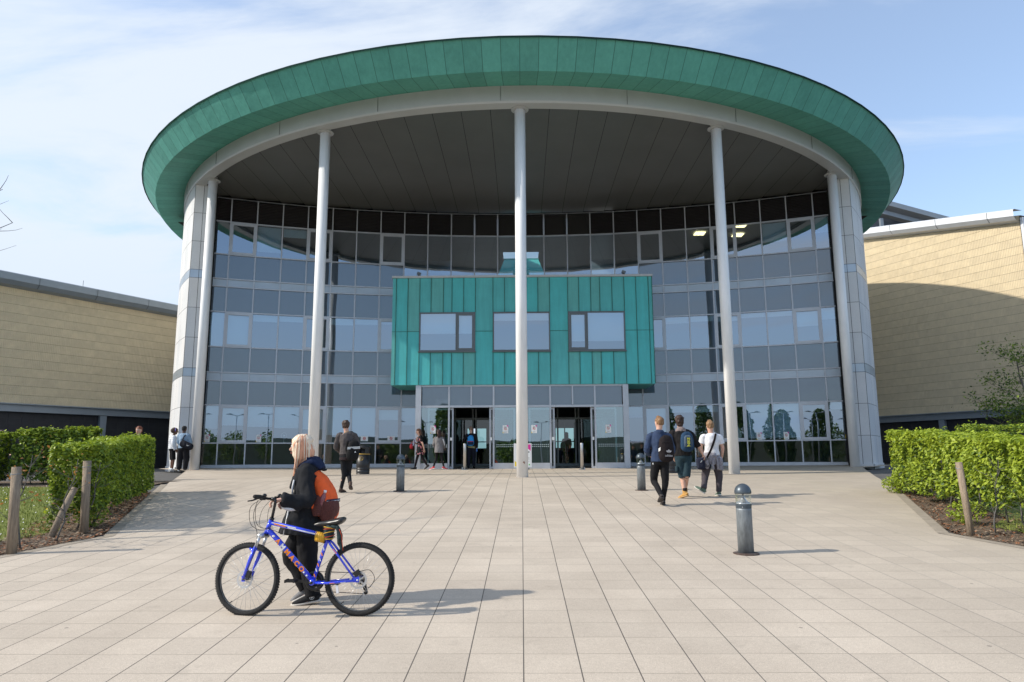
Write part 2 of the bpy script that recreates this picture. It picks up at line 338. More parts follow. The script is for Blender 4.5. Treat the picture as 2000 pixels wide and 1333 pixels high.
def granite(name, c):
    m = mat(name, c, .6, spec=.4); nt, N, L, b = nodes(m); tc = N('ShaderNodeTexCoord')
    n = N('ShaderNodeTexNoise'); n.inputs['Scale'].default_value = 55; n.inputs['Detail'].default_value = 5; n.inputs['Roughness'].default_value = .8; L(tc.outputs['Object'], n.inputs['Vector'])
    n2 = N('ShaderNodeTexNoise'); n2.inputs['Scale'].default_value = .8; n2.inputs['Detail'].default_value = 5; L(tc.outputs['Object'], n2.inputs['Vector'])
    k = M_(N, L, 'MULTIPLY', M_(N, L, 'MULTIPLY_ADD', n.outputs[0], .7, .65), M_(N, L, 'MULTIPLY_ADD', n2.outputs[0], .3, .85))
    vm = N('ShaderNodeVectorMath'); vm.operation = 'SCALE'; vm.inputs[0].default_value = c; L(k, vm.inputs['Scale']); L(vm.outputs[0], b.inputs['Base Color']); return m
GRAN = [granite('granite_a', (.62, .63, .64)), granite('granite_b', (.58, .595, .61)), granite('granite_c', (.65, .65, .65))]
BUFF = [mat('buff_cladding', (.64, .535, .36), .75, var=.07, vscale=3), mat('buff_cladding_b', (.61, .51, .345), .75, var=.07, vscale=3)]
GROOVE = mat('cladding_joint', (.20, .155, .10), .9)
BRICK = mat('dark_brick', (.022, .023, .028), .6, var=.25, vscale=3)
STEEL = mat('grey_steel', (.26, .30, .34), .45, .3, var=.06, vscale=2)
GUTT = mat('white_gutter', (.62, .64, .67), .4, .1, var=.05, vscale=2)
LIT = mat('lamp_panel', (1, .9, .7), .5, emis=(1, .78, .42), estr=2.6)
BLIND = mat('roller_blind', (.62, .72, .80), .8)
INT_W = mat('office_wall', (.30, .36, .42), .8); INT_F = mat('office_floor', (.12, .13, .15), .8); INT_C = mat('office_ceiling', (.30, .31, .31), .8)
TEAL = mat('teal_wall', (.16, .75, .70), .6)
PAPER = mat('paper', (.80, .82, .82), .7); RED = mat('red_print', (.62, .04, .03), .6); PINK = mat('pink_print', (.70, .03, .33), .6); YEL = mat('yellow_print', (.85, .62, .04), .6)
INK = mat('dark_print', (.04, .04, .05), .6); GREEN = mat('green_print', (.12, .5, .1), .6)

# ================================================================ GROUND
def ground():
    mb = MB()
    # edge of the paving (left side; mirrored on the right)
    ys = [-120, -60, -30, -14, -8, -4, 0, 4, 7.5, 9.55, 10.4, 11.3, 14, 16, 17.9, 20.7, 22, 24, 26, 28, 29.6, 31, 33, 34.5]
    def ex(y):
        if y < -4: return 30
        if y < 11.3: return 6.35 + (11.3 - y) * .30 + max(0, 7.5 - y) ** 1.5 * .35
        if y < 29.6: return 6.35 + (y - 11.3) * (13.75 - 6.35) / (29.6 - 11.3)
        return 15.
    rows = []
    for y in ys:
        e = ex(y); rows.append([(e * t, y, gzz(e * t, y)) for t in np.linspace(-1, 1, 17)])
    vs = [p for r in rows for p in r]; n = 17
    fs = [(i * n + j, i * n + j + 1, (i + 1) * n + j + 1, (i + 1) * n + j) for i in range(len(rows) - 1) for j in range(n - 1)]
    mb.add(vs, fs); struct('plaza_paving', mb, PAV, smooth=True)
    # kerb strip of narrow setts along the planters
    kb = mat('kerb_stone', (.33, .28, .22), .85, var=.18, vscale=6, bump=.3, bscale=60)
    for s in (-1, 1):
        k = MB(); pts = [(ex(y), y) for y in np.linspace(7.0, 20, 40)]
        for (x0, y0), (x1, y1) in zip(pts, pts[1:]):
            for a, b, h in ((-.01, .17, .003),):
                v = [(s * (x0 + a), y0, gz(y0) + h), (s * (x0 + b), y0, gz(y0) + h), (s * (x1 + b), y1, gz(y1) + h), (s * (x1 + a), y1, gz(y1) + h)]
                k.add(v, [(0, 1, 2, 3)])
        struct('kerb_strip', k, kb)
    # wide base ground
    gm = MB(); xs = [-900, -300, -120, -60, -40, -30, -24, -18, -14, -10, -6, 0, 6, 10, 14, 18, 24, 30, 40, 60, 120, 300, 900]
    yy = [-900, -300, -120, -60, -30, -14, -8, 0, 6, 12, 16, 20.7, 24, 30, 36, 42, 60, 120, 300, 900]
    vs = [(x, y, gz(min(max(y, -14), 30)) - .03) for y in yy for x in xs]; n = len(xs)
    gm.add(vs, [(i * n + j, i * n + j + 1, (i + 1) * n + j + 1, (i + 1) * n + j) for i in range(len(yy) - 1) for j in range(n - 1)])
    asph = mat('asphalt', (.115, .11, .105), .9, var=.25, vscale=2.5, bump=.4, bscale=180)
    struct('asphalt_ground', gm, asph)
    # lawns and mulch beds
    def spread(name, poly, h, material, ny=14):
        m = MB(); m_ = poly
        for (a, b), (c, d) in zip(m_, m_[1:]):   # each entry: (left point, right point)
            m.quad((*a, gz(a[1]) + h), (*b, gz(b[1]) + h), (*d, gz(d[1]) + h), (*c, gz(c[1]) + h))
        struct(name, m, material)
    bark = mat('mulch_soil', (.10, .062, .038), .95, var=.55, vscale=26, bump=1., bscale=60, var2=(.26, .19, .13))
    turf = mat('turf_soil', (.15, .18, .03), .95, var=.35, vscale=9, bump=.8, bscale=70)
    for s in (-1, 1):
        pts = [(ex(y), y) for y in np.linspace(5, 17.9, 14)]
        if s < 0: spread('lawn', [((-26, y), (-9.9, y)) for y in (17.9, 19.4)], .004, turf)
        spread('mulch_bed', [((s * (x + 2.0), y), (s * (x + .16), y)) for x, y in pts], -.004, bark)
        spread('lawn', [((s * (x + 22), y), (s * (x + 1.25 + .3 * sin(y * 2)), y)) for x, y in pts], .004, turf)
    # flower bed far left under the back hedge
    spread('mulch_bed', [((-26, y), (-10.2, y)) for y in (19.4, 20.5, 21.6)], .004, bark)
    # chips, needles and leaf litter on the beds
    n = 9000; t = rng.random(n); y = 7 + t * 10.9; sd = np.where(rng.random(n) < .62, -1, 1)
    x = np.array([ex(v) for v in y]) + .18 + rng.random(n) ** 1.3 * 1.5; x *= sd
    c = np.stack([x, y, np.array([gz(v) for v in y]) + .012 + rng.random(n) * .015], 1)
    a = rng.random(n) * 6.28; ln = .012 + rng.random(n) * .022; wd = .006 + rng.random(n) * .009; tl = (rng.random(n) - .5) * .9
    ux = np.stack([np.cos(a), np.sin(a), tl], 1) * ln[:, None]; uy = np.stack([-np.sin(a), np.cos(a), tl * .5], 1) * wd[:, None]
    vs = np.stack([c - ux - uy, c + ux - uy, c + ux + uy, c - ux + uy], 1).reshape(-1, 3)
    ob = npmesh('bark_chips', vs, np.arange(4 * n).reshape(-1, 4), [mat('chip_a', (.13, .075, .045), .9), mat('chip_b', (.30, .22, .15), .9), mat('chip_c', (.30, .12, .05), .9)], rng.integers(0, 3, n))
    tag(ob, kind='stuff', label='bark chips and dry leaf litter on the planter beds', cat='bark chips')
    return ex
EX = ground()
def grass():
    n = 60000; sd = np.where(rng.random(n) < .8, -1, 1); y = 7.2 + rng.random(n) ** 1.2 * 12.2
    e = np.array([EX(v) for v in y]); x = (e + 1.3 + .3 * np.sin(y * 2) + rng.random(n) * 10 ) * sd; dead = (y > 17.8) & (sd > 0); x[dead] = 40
    z = np.array([gz(v) for v in y]); h = .03 + rng.random(n) * .045; a = rng.random(n) * 6.28; w = .006
    b0 = np.stack([x + np.cos(a) * w, y + np.sin(a) * w, z], 1); b1 = np.stack([x - np.cos(a) * w, y - np.sin(a) * w, z], 1)
    tp = np.stack([x + (rng.random(n) - .5) * .05, y + (rng.random(n) - .5) * .05, z + h], 1)
    vs = np.stack([b0, b1, tp], 1).reshape(-1, 3)
    g = [mat('grass_a', (.22, .27, .03), .7), mat('grass_b', (.30, .33, .05), .7), mat('grass_c', (.15, .20, .025), .7)]
    tag(npmesh('grass', vs, np.arange(3 * n).reshape(-1, 3), g, rng.integers(0, 3, n)), kind='stuff', label='short mown grass on the lawns behind the planters', cat='grass')
    # daisies and dandelions
    n = 300; y = 8 + rng.random(n) * 11; e = np.array([EX(v) for v in y]); x = -(e + 1.5 + rng.random(n) * 6); z = np.array([gz(v) for v in y]) + .07
    big = rng.random(n) < .13; r = np.where(big, .018, .008); ang = np.arange(6) / 6 * 6.283
    vs = np.stack([np.stack([x + r * np.cos(q), y + r * np.sin(q), z + .01 * np.sin(q)], 1) for q in ang], 1).reshape(-1, 3)
    tag(npmesh('lawn_flowers', vs, np.arange(6 * n).reshape(-1, 6), [mat('daisy', (.8, .8, .78), .7), mat('dandelion', (.8, .55, .02), .7)], big.astype(int)), kind='stuff', label='white daisies and yellow dandelions scattered over the left lawn', cat='flowers')
grass()

# ================================================================ MAIN BUILDING
FR, FCY, FK = 36.4, 33.7 - 36.4, radians(1.785)
def fpt(k, z, inset=0.): a = k * FK; r = FR + inset; return V((r * sin(a), FCY + r * cos(a), z))
ZB = [1.49, 2.454, 4.113, 5.2, 5.56, 6.70, 8.29, 9.45, 9.81, 10.95, 12.49, 13.6]
BC = V((0, 40.4, 0))
main = thing('curved_building', (0, 33.7, 1.3), 'round glass fronted college building with green copper canopy, white columns and granite end walls', 'building')
def cell(mb, k0, k1, z0, z1, m=.03, d=0., mi=0):
    a = fpt(k0, z0); b = fpt(k1, z0); t = (b - a).normalized(); nn = V((t.y, -t.x, 0))
    a = a + t * m - nn * d; b = b - t * m - nn * d
    mb.quad((a.x, a.y, z0 + m), (b.x, b.y, z0 + m), (b.x, b.y, z1 - m), (a.x, a.y, z1 - m), mi)
def frame_cell(mb, k0, k1, z0, z1, w=.10, d=.08, m=.028):
    a = fpt(k0, z0); b = fpt(k1, z0); t = (b - a).normalized(); nn = V((t.y, -t.x, 0)); a = a + t * m; b = b - t * m; z0 += m; z1 -= m
    up = V((0, 0, 1)); o = nn * (d / 2 - .005)
    for p, q in (((a + t * w / 2) + up * (z0 - a.z), (a + t * w / 2) + up * (z1 - a.z)), ((b - t * w / 2) + up * (z0 - b.z), (b - t * w / 2) + up * (z1 - b.z))): mb.bar(p + o, q + o, w, d, up=nn)
    for zz in (z0 + w / 2, z1 - w / 2):
        p = a + t * w; q = b - t * w; p = V((p.x, p.y, zz)) + o; q = V((q.x, q.y, zz)) + o; mb.bar(p, q, d, w)
BOXK = 5
def hidden(k, z0, z1):      # covered by the copper box or the lobby
    if -5 <= k < 5 and z0 >= 4.95 and z1 <= 9.7: return True
    if -4 <= k < 4 and z1 <= 5.3: return True
    return False
OPEN = {-12, -9, -6, 5, 8, 11}
sill = MB(); frame = MB()
for k in range(-13, 14):
    zt0 = 1.3
    inside_box = abs(k) <= 4
    if inside_box: segs = [(9.72, 13.62)]
    elif abs(k) == 5: segs = [(1.3, 5.0), (9.6, 13.62)] if False else [(1.3, 13.62)]
    else: segs = [(1.3, 13.62)]
    nn = (V((0, FCY, 0)) - V((fpt(k, 0).x, fpt(k, 0).y, 0))).normalized()
    for z0, z1 in segs: frame.bar(fpt(k, z0) + nn * .02, fpt(k, z1) + nn * .02, .055, .10, up=nn)
for k in range(-13, 13):
    for z in ZB + [13.6]:
        if hidden(k, z - .01, z + .01) or (abs(k + .5) < 4.5 and z < 9.7) or (abs(k + .5) < 5 and abs(z - 10.95) < .01): continue
        a = fpt(k, z); b = fpt(k + 1, z); t = (b - a).normalized(); nn = V((t.y, -t.x, 0))
        frame.bar(a + t * .028 + nn * .021, b - t * .028 + nn * .021, .08, .05)
    if not (-4 <= k < 4):
        a = fpt(k, 1.36); b = fpt(k + 1, 1.36); t = (b - a).normalized(); nn = V((t.y, -t.x, 0))
        sill.bar(a + nn * .07, b + nn * .07, .16, .22)
frame.build('glazing_frame', ALU, main); sill.build('plinth', ALU, main)
LS = {}
for k in range(-13, 13):
    ctr = -3 <= k < 3
    # louvre / dark head panels
    if ctr: m = MB(); cell(m, k, k + 1, 12.49, 13.6); m.build('dark_panel', GL_DK, main)
    else:
        m = MB(); cell(m, k, k + 1, 12.49, 13.6, d=.08); a = fpt(k, 0); b = fpt(k + 1, 0); t = (b - a).normalized(); nn = V((t.y, -t.x, 0))
        for z in np.arange(12.56, 13.57, .075): m.bar(a + t * .04 - nn * .03 + V((0, 0, z)), b - t * .04 - nn * .03 + V((0, 0, z)), .07, .02, up=(nn + V((0, 0, .8))))
        m.build('louvre_panel', LOUV, main)
    rows = [(1.49, 2.454, 'low'), (2.454, 4.113, 'v'), (4.113, 5.2, 's'), (5.2, 5.56, 'b'), (5.56, 6.70, 's'), (6.70, 8.29, 'v'), (8.29, 9.45, 's'), (9.45, 9.81, 'b'), (9.81, 10.95, 's'), (10.95, 12.49, 'v')]
    if -5 <= k < 5: rows = [(9.72, 12.49, 'v')] + ([r for r in rows[:4]] if not (-4 <= k < 4) else [])
    for z0, z1, ty in rows:
        m = MB()
        if ty == 'v' and k in OPEN:
            frame_cell(m, k, k + 1, z0, z1); w = m.build('window', ALU, main)
            p = MB(); cell(p, k, k + 1, z0, z1, m=.12, d=-.012); p.build('pane', GL_V, w)
        elif ty == 'v': cell(m, k, k + 1, z0, z1); m.build('glass_pane', GL_V, main)
        elif ty == 'low': cell(m, k, k + 1, z0, z1); m.build('low_pane', GL_LOW, main)
        elif ty == 's': cell(m, k, k + 1, z0, z1); m.build('spandrel_panel', GL_SP, main)
        else: cell(m, k, k + 1, z0, z1, d=-.012); m.build('metal_band', ALU_D, main)
# interior: slabs, back wall, ceilings, blinds, lights
im = MB()
for z0, z1 in ((5.1, 5.62), (9.35, 9.95)):
    for k in range(-13, 13):
        a, b = fpt(k, z1, .12), fpt(k + 1, z1, .12); c, d = fpt(k + 1, z1, 6), fpt(k, z1, 6)
        for z, mi in ((z1, 0), (z0, 1)): im.quad((a.x, a.y, z), (b.x, b.y, z), (c.x, c.y, z), (d.x, d.y, z), mi)
        im.quad((a.x, a.y, z0), (b.x, b.y, z0), (b.x, b.y, z1), (a.x, a.y, z1), 1)
for k in range(-13, 13):
    a, b = fpt(k, 0, .12), fpt(k + 1, 0, .12); c, d = fpt(k + 1, 0, 6), fpt(k, 0, 6)
    if not (-3 <= k < 3): im.quad((a.x, a.y, 12.9), (b.x, b.y, 12.9), (c.x, c.y, 12.9), (d.x, d.y, 12.9), 1)
    im.quad((a.x, a.y, 1.32), (b.x, b.y, 1.32), (c.x, c.y, 1.32), (d.x, d.y, 1.32), 0)
im.build('floor_slab', [INT_F, INT_C], main)
bw = MB()
for k in range(-13, 13):
    c, d = fpt(k, 0, 6), fpt(k + 1, 0, 6)
    if abs(k + .5) > 2.5: bw.quad((c.x, c.y, 1.3), (d.x, d.y, 1.3), (d.x, d.y, 13.7), (c.x, c.y, 13.7))
    elif abs(k + .5) > 0: bw.quad((c.x, c.y, 4.6), (d.x, d.y, 4.6), (d.x, d.y, 9.6), (c.x, c.y, 9.6))
for k in (-13, -7, 4, 9, 13):
    a, b = fpt(k, 0, .3), fpt(k, 0, 6); bw.quad((a.x, a.y, 1.3), (b.x, b.y, 1.3), (b.x, b.y, 13.7), (a.x, a.y, 13.7))
bw.build('inner_wall', INT_W, main)
def blind(k, ztop, drop, ins=.14):
    m = MB(); a = fpt(k, 0, ins); b = fpt(k + 1, 0, ins); t = (b - a).normalized(); a += t * .05; b -= t * .05
    m.bar(V((a.x, a.y, ztop - .04)), V((b.x, b.y, ztop - .04)), .05, .06)
    a2 = a + V((0, 0, 0)); m.quad((a.x, a.y, ztop - drop), (b.x, b.y, ztop - drop), (b.x, b.y, ztop - .05), (a.x, a.y, ztop - .05)); m.build('roller_blind', BLIND, main)
for k, dr in ((-13, 1.5), (-12, 1.55), (-11, .3), (-10, .25), (-8, .3), (-7, .25), (-6, .2), (6, .3), (7, .25), (8, .3), (9, .2), (10, .22), (11, .75), (12, .5)): blind(k, 8.26, dr)
for k, dr in ((-13, 1.0), (-12, .85), (-11, .9), (-10, .95), (-9, 1.0), (-8, 1.25), (-7, 1.3), (-6, .55), (-5, .8), (4, .5), (5, 1.5), (6, .3), (7, .3), (9, 1.5), (10, 1.5), (12, .3)): blind(k, 4.08, dr)
for k, dr in ((-11, 1.2), (-10, .4), (10, .9), (12, .7)): blind(k, 12.45, dr)
for x, y, z, w in ((9.0, 34.6, 12.86, .9), (11.0, 34.9, 12.86, .9), (10.7, 33.4, 12.86, .9)):
    m = MB(); m.box((x, y, z - .02), (.5, .5, .04)); m.build('ceiling_light', LIT, main)
# teal sloping atrium wall, lit through the opening added in the roof
m = MB(); m.add([(-1.55, 34.3, 9.7), (1.6, 34.3, 9.7), (.95, 37.4, 12.35), (-.9, 37.4, 12.35)], [(0, 1, 2, 3)]); m.box((0.02, 37.45, 12.38), (1.9, .08, .1)); m.build('atrium_slope', TEAL, main)

# granite end walls
def towers():
    RT = 17.95; tz = [1.3, 2.6, 3.9, 5.2, 5.56, 6.86, 8.15, 9.45, 9.81, 11.07, 12.34, 13.62]
    a0 = atan2(29.39 - 40.4, 14.17)          # front corner (right side)
    for s in (-1, 1):
        back = MB(); pan = MB(); band = {3: MB(), 7: MB()}
        A1 = radians(75); na = 60
        def P(a, r, z): return (s * r * cos(a), 40.4 + r * sin(a), z)
        A = np.linspace(a0, A1, na + 1)
        for i in range(na):
            back.quad(P(A[i], RT - .03, 1.1), P(A[i + 1], RT - .03, 1.1), P(A[i + 1], RT - .03, 13.7), P(A[i], RT - .03, 13.7))
            g = .006 / RT * 1.0; wide = (A[i + 1] - A[i])
            for j in range(len(tz) - 1):
                isb = j in (3, 7); tgt = band[j] if isb else pan
                jg = g if (i % 2 == 0) else 0
                tgt.quad(P(A[i] + (g if i % 2 == 0 else 0), RT, tz[j] + .007), P(A[i + 1] - (g if i % 2 else 0), RT, tz[j] + .007), P(A[i + 1] - (g if i % 2 else 0), RT, tz[j + 1] - .007), P(A[i] + (g if i % 2 == 0 else 0), RT, tz[j + 1] - .007), 0 if isb else random.randrange(3))
        # front return face, two slabs wide
        c0 = V((s * 14.17, 29.39, 0)); c1 = V((s * 13.49, 29.60, 0)); t = (c1 - c0)
        back.quad((c0.x, c0.y + .03, 1.1), (c1.x, c1.y + .03, 1.1), (c1.x, c1.y + .03, 13.7), (c0.x, c0.y + .03, 13.7))
        for u0, u1 in ((0.0, .5), (.5, 1.)):
            for j in range(len(tz) - 1):
                isb = j in (3, 7); p = c0 + t * (u0 + .012); q = c0 + t * (u1 - .012)
                (band[j] if isb else pan).quad((p.x, p.y, tz[j] + .007), (q.x, q.y, tz[j] + .007), (q.x, q.y, tz[j + 1] - .007), (p.x, p.y, tz[j + 1] - .007), 0 if isb else random.randrange(3))
        c2 = V((s * 13.95, 31.3, 0)); back.quad((c1.x, c1.y, 1.1), (c2.x, c2.y, 1.1), (c2.x, c2.y, 13.7), (c1.x, c1.y, 13.7))
        w = back.build('end_wall', BLACK, main); pan.build('granite_cladding', GRAN, w); [band[j].build('metal_string_course', ALU_D, w) for j in band]
        f = MB()
        for i in range(na): f.quad(P(A[i], RT + .05, 1.05), P(A[i + 1], RT + .05, 1.05), P(A[i + 1], RT + .05, 1.45), P(A[i], RT + .05, 1.45)); f.quad(P(A[i], RT + .05, 1.45), P(A[i + 1], RT + .05, 1.45), P(A[i + 1], RT - .02, 1.46), P(A[i], RT - .02, 1.46))
        f.bar(V((c0.x, c0.y - .05, 1.25)), V((c1.x, c1.y - .05, 1.25)), .1, .4); f.build('wall_plinth', GRAN[1], w)
towers()
# canopy
def annulus(mb, r0, z0, r1, z1, n=102, mi=0, rot=0.):
    for i in range(n):
        a = 2 * pi * (i + rot) / n; b = 2 * pi * (i + 1 + rot) / n
        mb.quad((r0 * cos(a), r0 * sin(a), z0), (r0 * cos(b), r0 * sin(b), z0), (r1 * cos(b), r1 * sin(b), z1), (r1 * cos(a), r1 * sin(a), z1), mi)
canopy = bpy.data.objects.new('canopy', None); COL.objects.link(canopy); canopy.parent = main; canopy.location = V((0, 40.4, 0)) - org(main); ORG[canopy.name] = V((0, 40.4, 0))
fa = MB(); annulus(fa, 18.02, 14.2, 19.25, 14.02); annulus(fa, 19.25, 14.02, 19.85, 14.82); fa.build('copper_fascia', CU_F, canopy, local=True)
ed = MB(); annulus(ed, 19.85, 14.82, 19.88, 14.80); annulus(ed, 19.88, 14.80, 19.88, 14.87); annulus(ed, 19.88, 14.87, 19.7, 14.87); ed.build('roof_edge_trim', mat('trim_dark', (.02, .045, .04), .9, spec=.0), canopy, local=True)
rg = MB(); annulus(rg, 17.55, 13.76, 17.55, 13.6, n=204); annulus(rg, 17.55, 13.6, 17.97, 13.6, n=204); annulus(rg, 17.97, 13.6, 18.0, 13.66, n=204); annulus(rg, 18.0, 13.66, 18.02, 14.2, n=204); rg.build('ring_beam', RING, canopy, local=True, smooth=False)
for i in range(26):
    jt = MB(); a = 2 * pi * (i + .35) / 26; jt.box((18.02 * cos(a), 18.02 * sin(a), 13.93), (.012, .012, .52), rz=a); jt.build('ring_joint', GREYF, canopy, local=True)
rf = MB()   # roof deck; big unseen opening added to light teal slope, small one shows sky
for x0, x1, y0, y1 in ((-19.7, -3.2, -19.7, 19.7), (3.2, 19.7, -19.7, 19.7), (-3.2, 3.2, -19.7, -6.3), (-3.2, 3.2, .6, 4.1), (-3.2, -1.15, 4.1, 6.1), (1.15, 3.2, 4.1, 6.1), (-3.2, 3.2, 6.1, 19.7)):
    N_ = 24; xs = np.linspace(x0, x1, N_)
    for xa, xb in zip(xs, xs[1:]):
        ya = sqrt(max(0, 19.7 ** 2 - xa * xa)); yb = sqrt(max(0, 19.7 ** 2 - xb * xb))
        rf.quad((xa, max(y0, -ya), 14.86), (xb, max(y0, -yb), 14.86), (xb, min(y1, yb), 14.86), (xa, min(y1, ya), 14.86))
rf.build('roof_deck', RING, canopy, local=True)
cl = MB()
for i in range(-17, 17):      # soffit sheets running front to back
    x0, x1 = i * 1.03 + .008, (i + 1) * 1.03 - .008; xm = max(abs(x0), abs(x1))
    if xm >= 17.5: continue
    ya0 = -sqrt(17.58 ** 2 - x0 * x0); ya1 = -sqrt(17.58 ** 2 - x1 * x1)
    yb = (FCY + sqrt(FR ** 2 - (x0 + x1) ** 2 / 4)) - 40.4 + .15
    if yb < max(ya0, ya1): continue
    cl.quad((x0, ya0, 13.74), (x1, ya1, 13.74), (x1, yb, 13.74), (x0, yb, 13.74))
cl.build('soffit', CEIL, canopy, local=True)
bk = MB(); N_ = 40; xs = np.linspace(-17.58, 17.58, N_)
for xa, xb in zip(xs, xs[1:]):
    ya = sqrt(max(0, 17.58 ** 2 - xa * xa)); yb = sqrt(max(0, 17.58 ** 2 - xb * xb)); bk.quad((xa, -ya, 13.765), (xb, -yb, 13.765), (xb, -5.6, 13.765), (xa, -5.6, 13.765))
bk.build('soffit_void', BLACK, canopy, local=True)
# white columns
for x, y in ((0, 22.9), (-7.15, 24.5), (7.15, 24.5), (-13.22, 28.95), (13.25, 28.95)):
    m = MB(); z0 = gzz(x, y) - .05; m.lathe([(.185, z0), (.185, 13.738)], 32, (x, y, 0)); c = m.build('column', WHITE, main)
    if x == 0: k_ = MB(); [k_.sph((x + dx_, y - .186, z0 + dz_), (w_, .004, h_), 8) for dx_, dz_, w_, h_ in ((.05, .52, .03, .02), (.065, .49, .012, .035))]; k_.build('rust_mark', mat('rust_stain', (.16, .06, .025), .9), c)
    m = MB(); m.lathe([(.188, 13.53), (.188, 13.57), (.30, 13.575), (.30, 13.594), (.19, 13.597)], 32, (x, y, 0), sm=False); m.build('collar', RING, c)

# copper box over the entrance
def copper_box():
    x0, x1, z0, z1, y0, y1 = -5.71, 5.80, 4.91, 9.69, 30.85, 33.9
    sx = [x0, -5.55, -5.03, -4.50, -4.0, -3.45, -3.07, -2.55, -2.03, -1.25, -.74, -.23, .23, .74, 1.26, 2.06, 2.55, 3.08, 3.48, 4.02, 4.56, 5.08, 5.63, x1]
    wins = [(-4.50, -2.03, 6.38, 8.12), (-1.25, 1.26, 6.38, 8.12), (2.06, 4.56, 6.38, 8.12)]
    bx = bpy.data.objects.new('copper_bay', None); COL.objects.link(bx); bx.parent = main; bx.location = V((0, 30.85, 4.91)) - org(main); ORG[bx.name] = V((0, 30.85, 4.91))
    m = MB(); sm = MB()
    for a, b in zip(sx, sx[1:]):
        inwin = any(a >= w[0] - .01 and b <= w[1] + .01 for w in wins); bump = random.uniform(0, .006)
        parts = [(z0, 6.38), (8.12, z1)] if inwin else [(z0, 7.27), (7.27, z1)]
        for p, q in parts: m.quad((a, y0 - bump, p), (b, y0 - bump, p), (b, y0 - bump, q), (a, y0 - bump, q), random.choice((0, 0, 1, 2, 2)))
        for p, q in (parts if inwin else [(z0, z1)]): sm.box((b, y0 - .012, (p + q) / 2), (.022, .04, q - p - .01))
        if not inwin: sm.box(((a + b) / 2, y0 - .008, 7.27), (b - a, .018, .018))
    for xx in (x0, x1):
        m.quad((xx, y1, z0), (xx, y0, z0), (xx, y0, z1), (xx, y1, z1), 0)
        for yy in (31.5, 32.1, 32.7, 33.3): sm.box((xx, yy, (z0 + z1) / 2), (.04, .022, z1 - z0))
    m.quad((x0, y0, z0), (x1, y0, z0), (x1, y1, z0), (x0, y1, z0), 1); m.quad((x0, y0, z1), (x1, y0, z1), (x1, y1, z1), (x0, y1, z1), 1)
    m.build('copper_cladding', CU, bx); sm.build('standing_seam', CU_S, bx)
    t = MB(); t.box(((x0 + x1) / 2, (y0 + y1) / 2 - .03, z1 + .05), (x1 - x0 + .08, y1 - y0 + .08, .09)); t.build('coping', RING, bx)
    sk = MB()
    for i in range(150):
        xx = x0 + .1 + i * .0765; sk.tube([(xx, y0 + .08, z1 + .09), (xx + random.uniform(-.05, .05), y0 + .08 + random.uniform(-.04, .04), z1 + .22)], .0028, 4)
    sk.build('bird_spikes', STEEL, bx)
    for xx in (-4.6, 4.55):
        l = MB(); l.box((xx, y0 + .15, z1 + .14), (.05, .05, .1)); l.box((xx + .03, y0 + .1, z1 + .23), (.16, .12, .13), ry=.4); l.build('floodlight', GREYF, bx)
    for wi, (a, b, p, q) in enumerate(wins):
        f = MB(); fw = .05; yy = y0 - .02
        f.box(((a + b) / 2, yy, p + fw / 2), (b - a, .09, fw)); f.box(((a + b) / 2, yy, q - fw / 2), (b - a, .09, fw))
        for xx in (a + fw / 2, b - fw / 2): f.box((xx, yy, (p + q) / 2), (fw, .09, q - p - 2 * fw))
        f.box(((a + b) / 2, y0 - .06, p - .03), (b - a + .06, .1, .05))
        mm = -2.87 if wi == 0 else (2.9 if wi == 2 else None)
        if mm:
            f.box((mm, yy, (p + q) / 2), (.05, .09, q - p - 2 * fw)); ca, cb = (mm + .025, b - fw) if wi == 0 else (a + fw, mm - .025)
            for xx in (ca + .05, cb - .05): f.box((xx, yy - .015, (p + q) / 2), (.08, .07, q - p - 2 * fw - .01))
            for zz in (p + fw + .045, q - fw - .045): f.box(((ca + cb) / 2, yy - .015, zz), (cb - ca - .18, .07, .08))
        w = f.build('window', GREYF, bx)
        g = MB(); g.quad((a + .04, y0 - .005, p + .04), (b - .04, y0 - .005, p + .04), (b - .04, y0 - .005, q - .04), (a + .04, y0 - .005, q - .04)); g.build('pane', GL_V, bx)
        g = MB(); dr = (.95, .38, 1.32)[wi]; g.quad((a + .05, y0 + .06, q - dr), (b - .05, y0 + .06, q - dr), (b - .05, y0 + .06, q - .04), (a + .05, y0 + .06, q - .04)); g.build('roller_blind', BLIND, bx)
    g = MB(); g.quad((x0 + .1, 33.2, z0 + .1), (x1 - .1, 33.2, z0 + .1), (x1 - .1, 33.2, z1 - .1), (x0 + .1, 33.2, z1 - .1)); g.build('room_back', INT_W, bx)
copper_box()

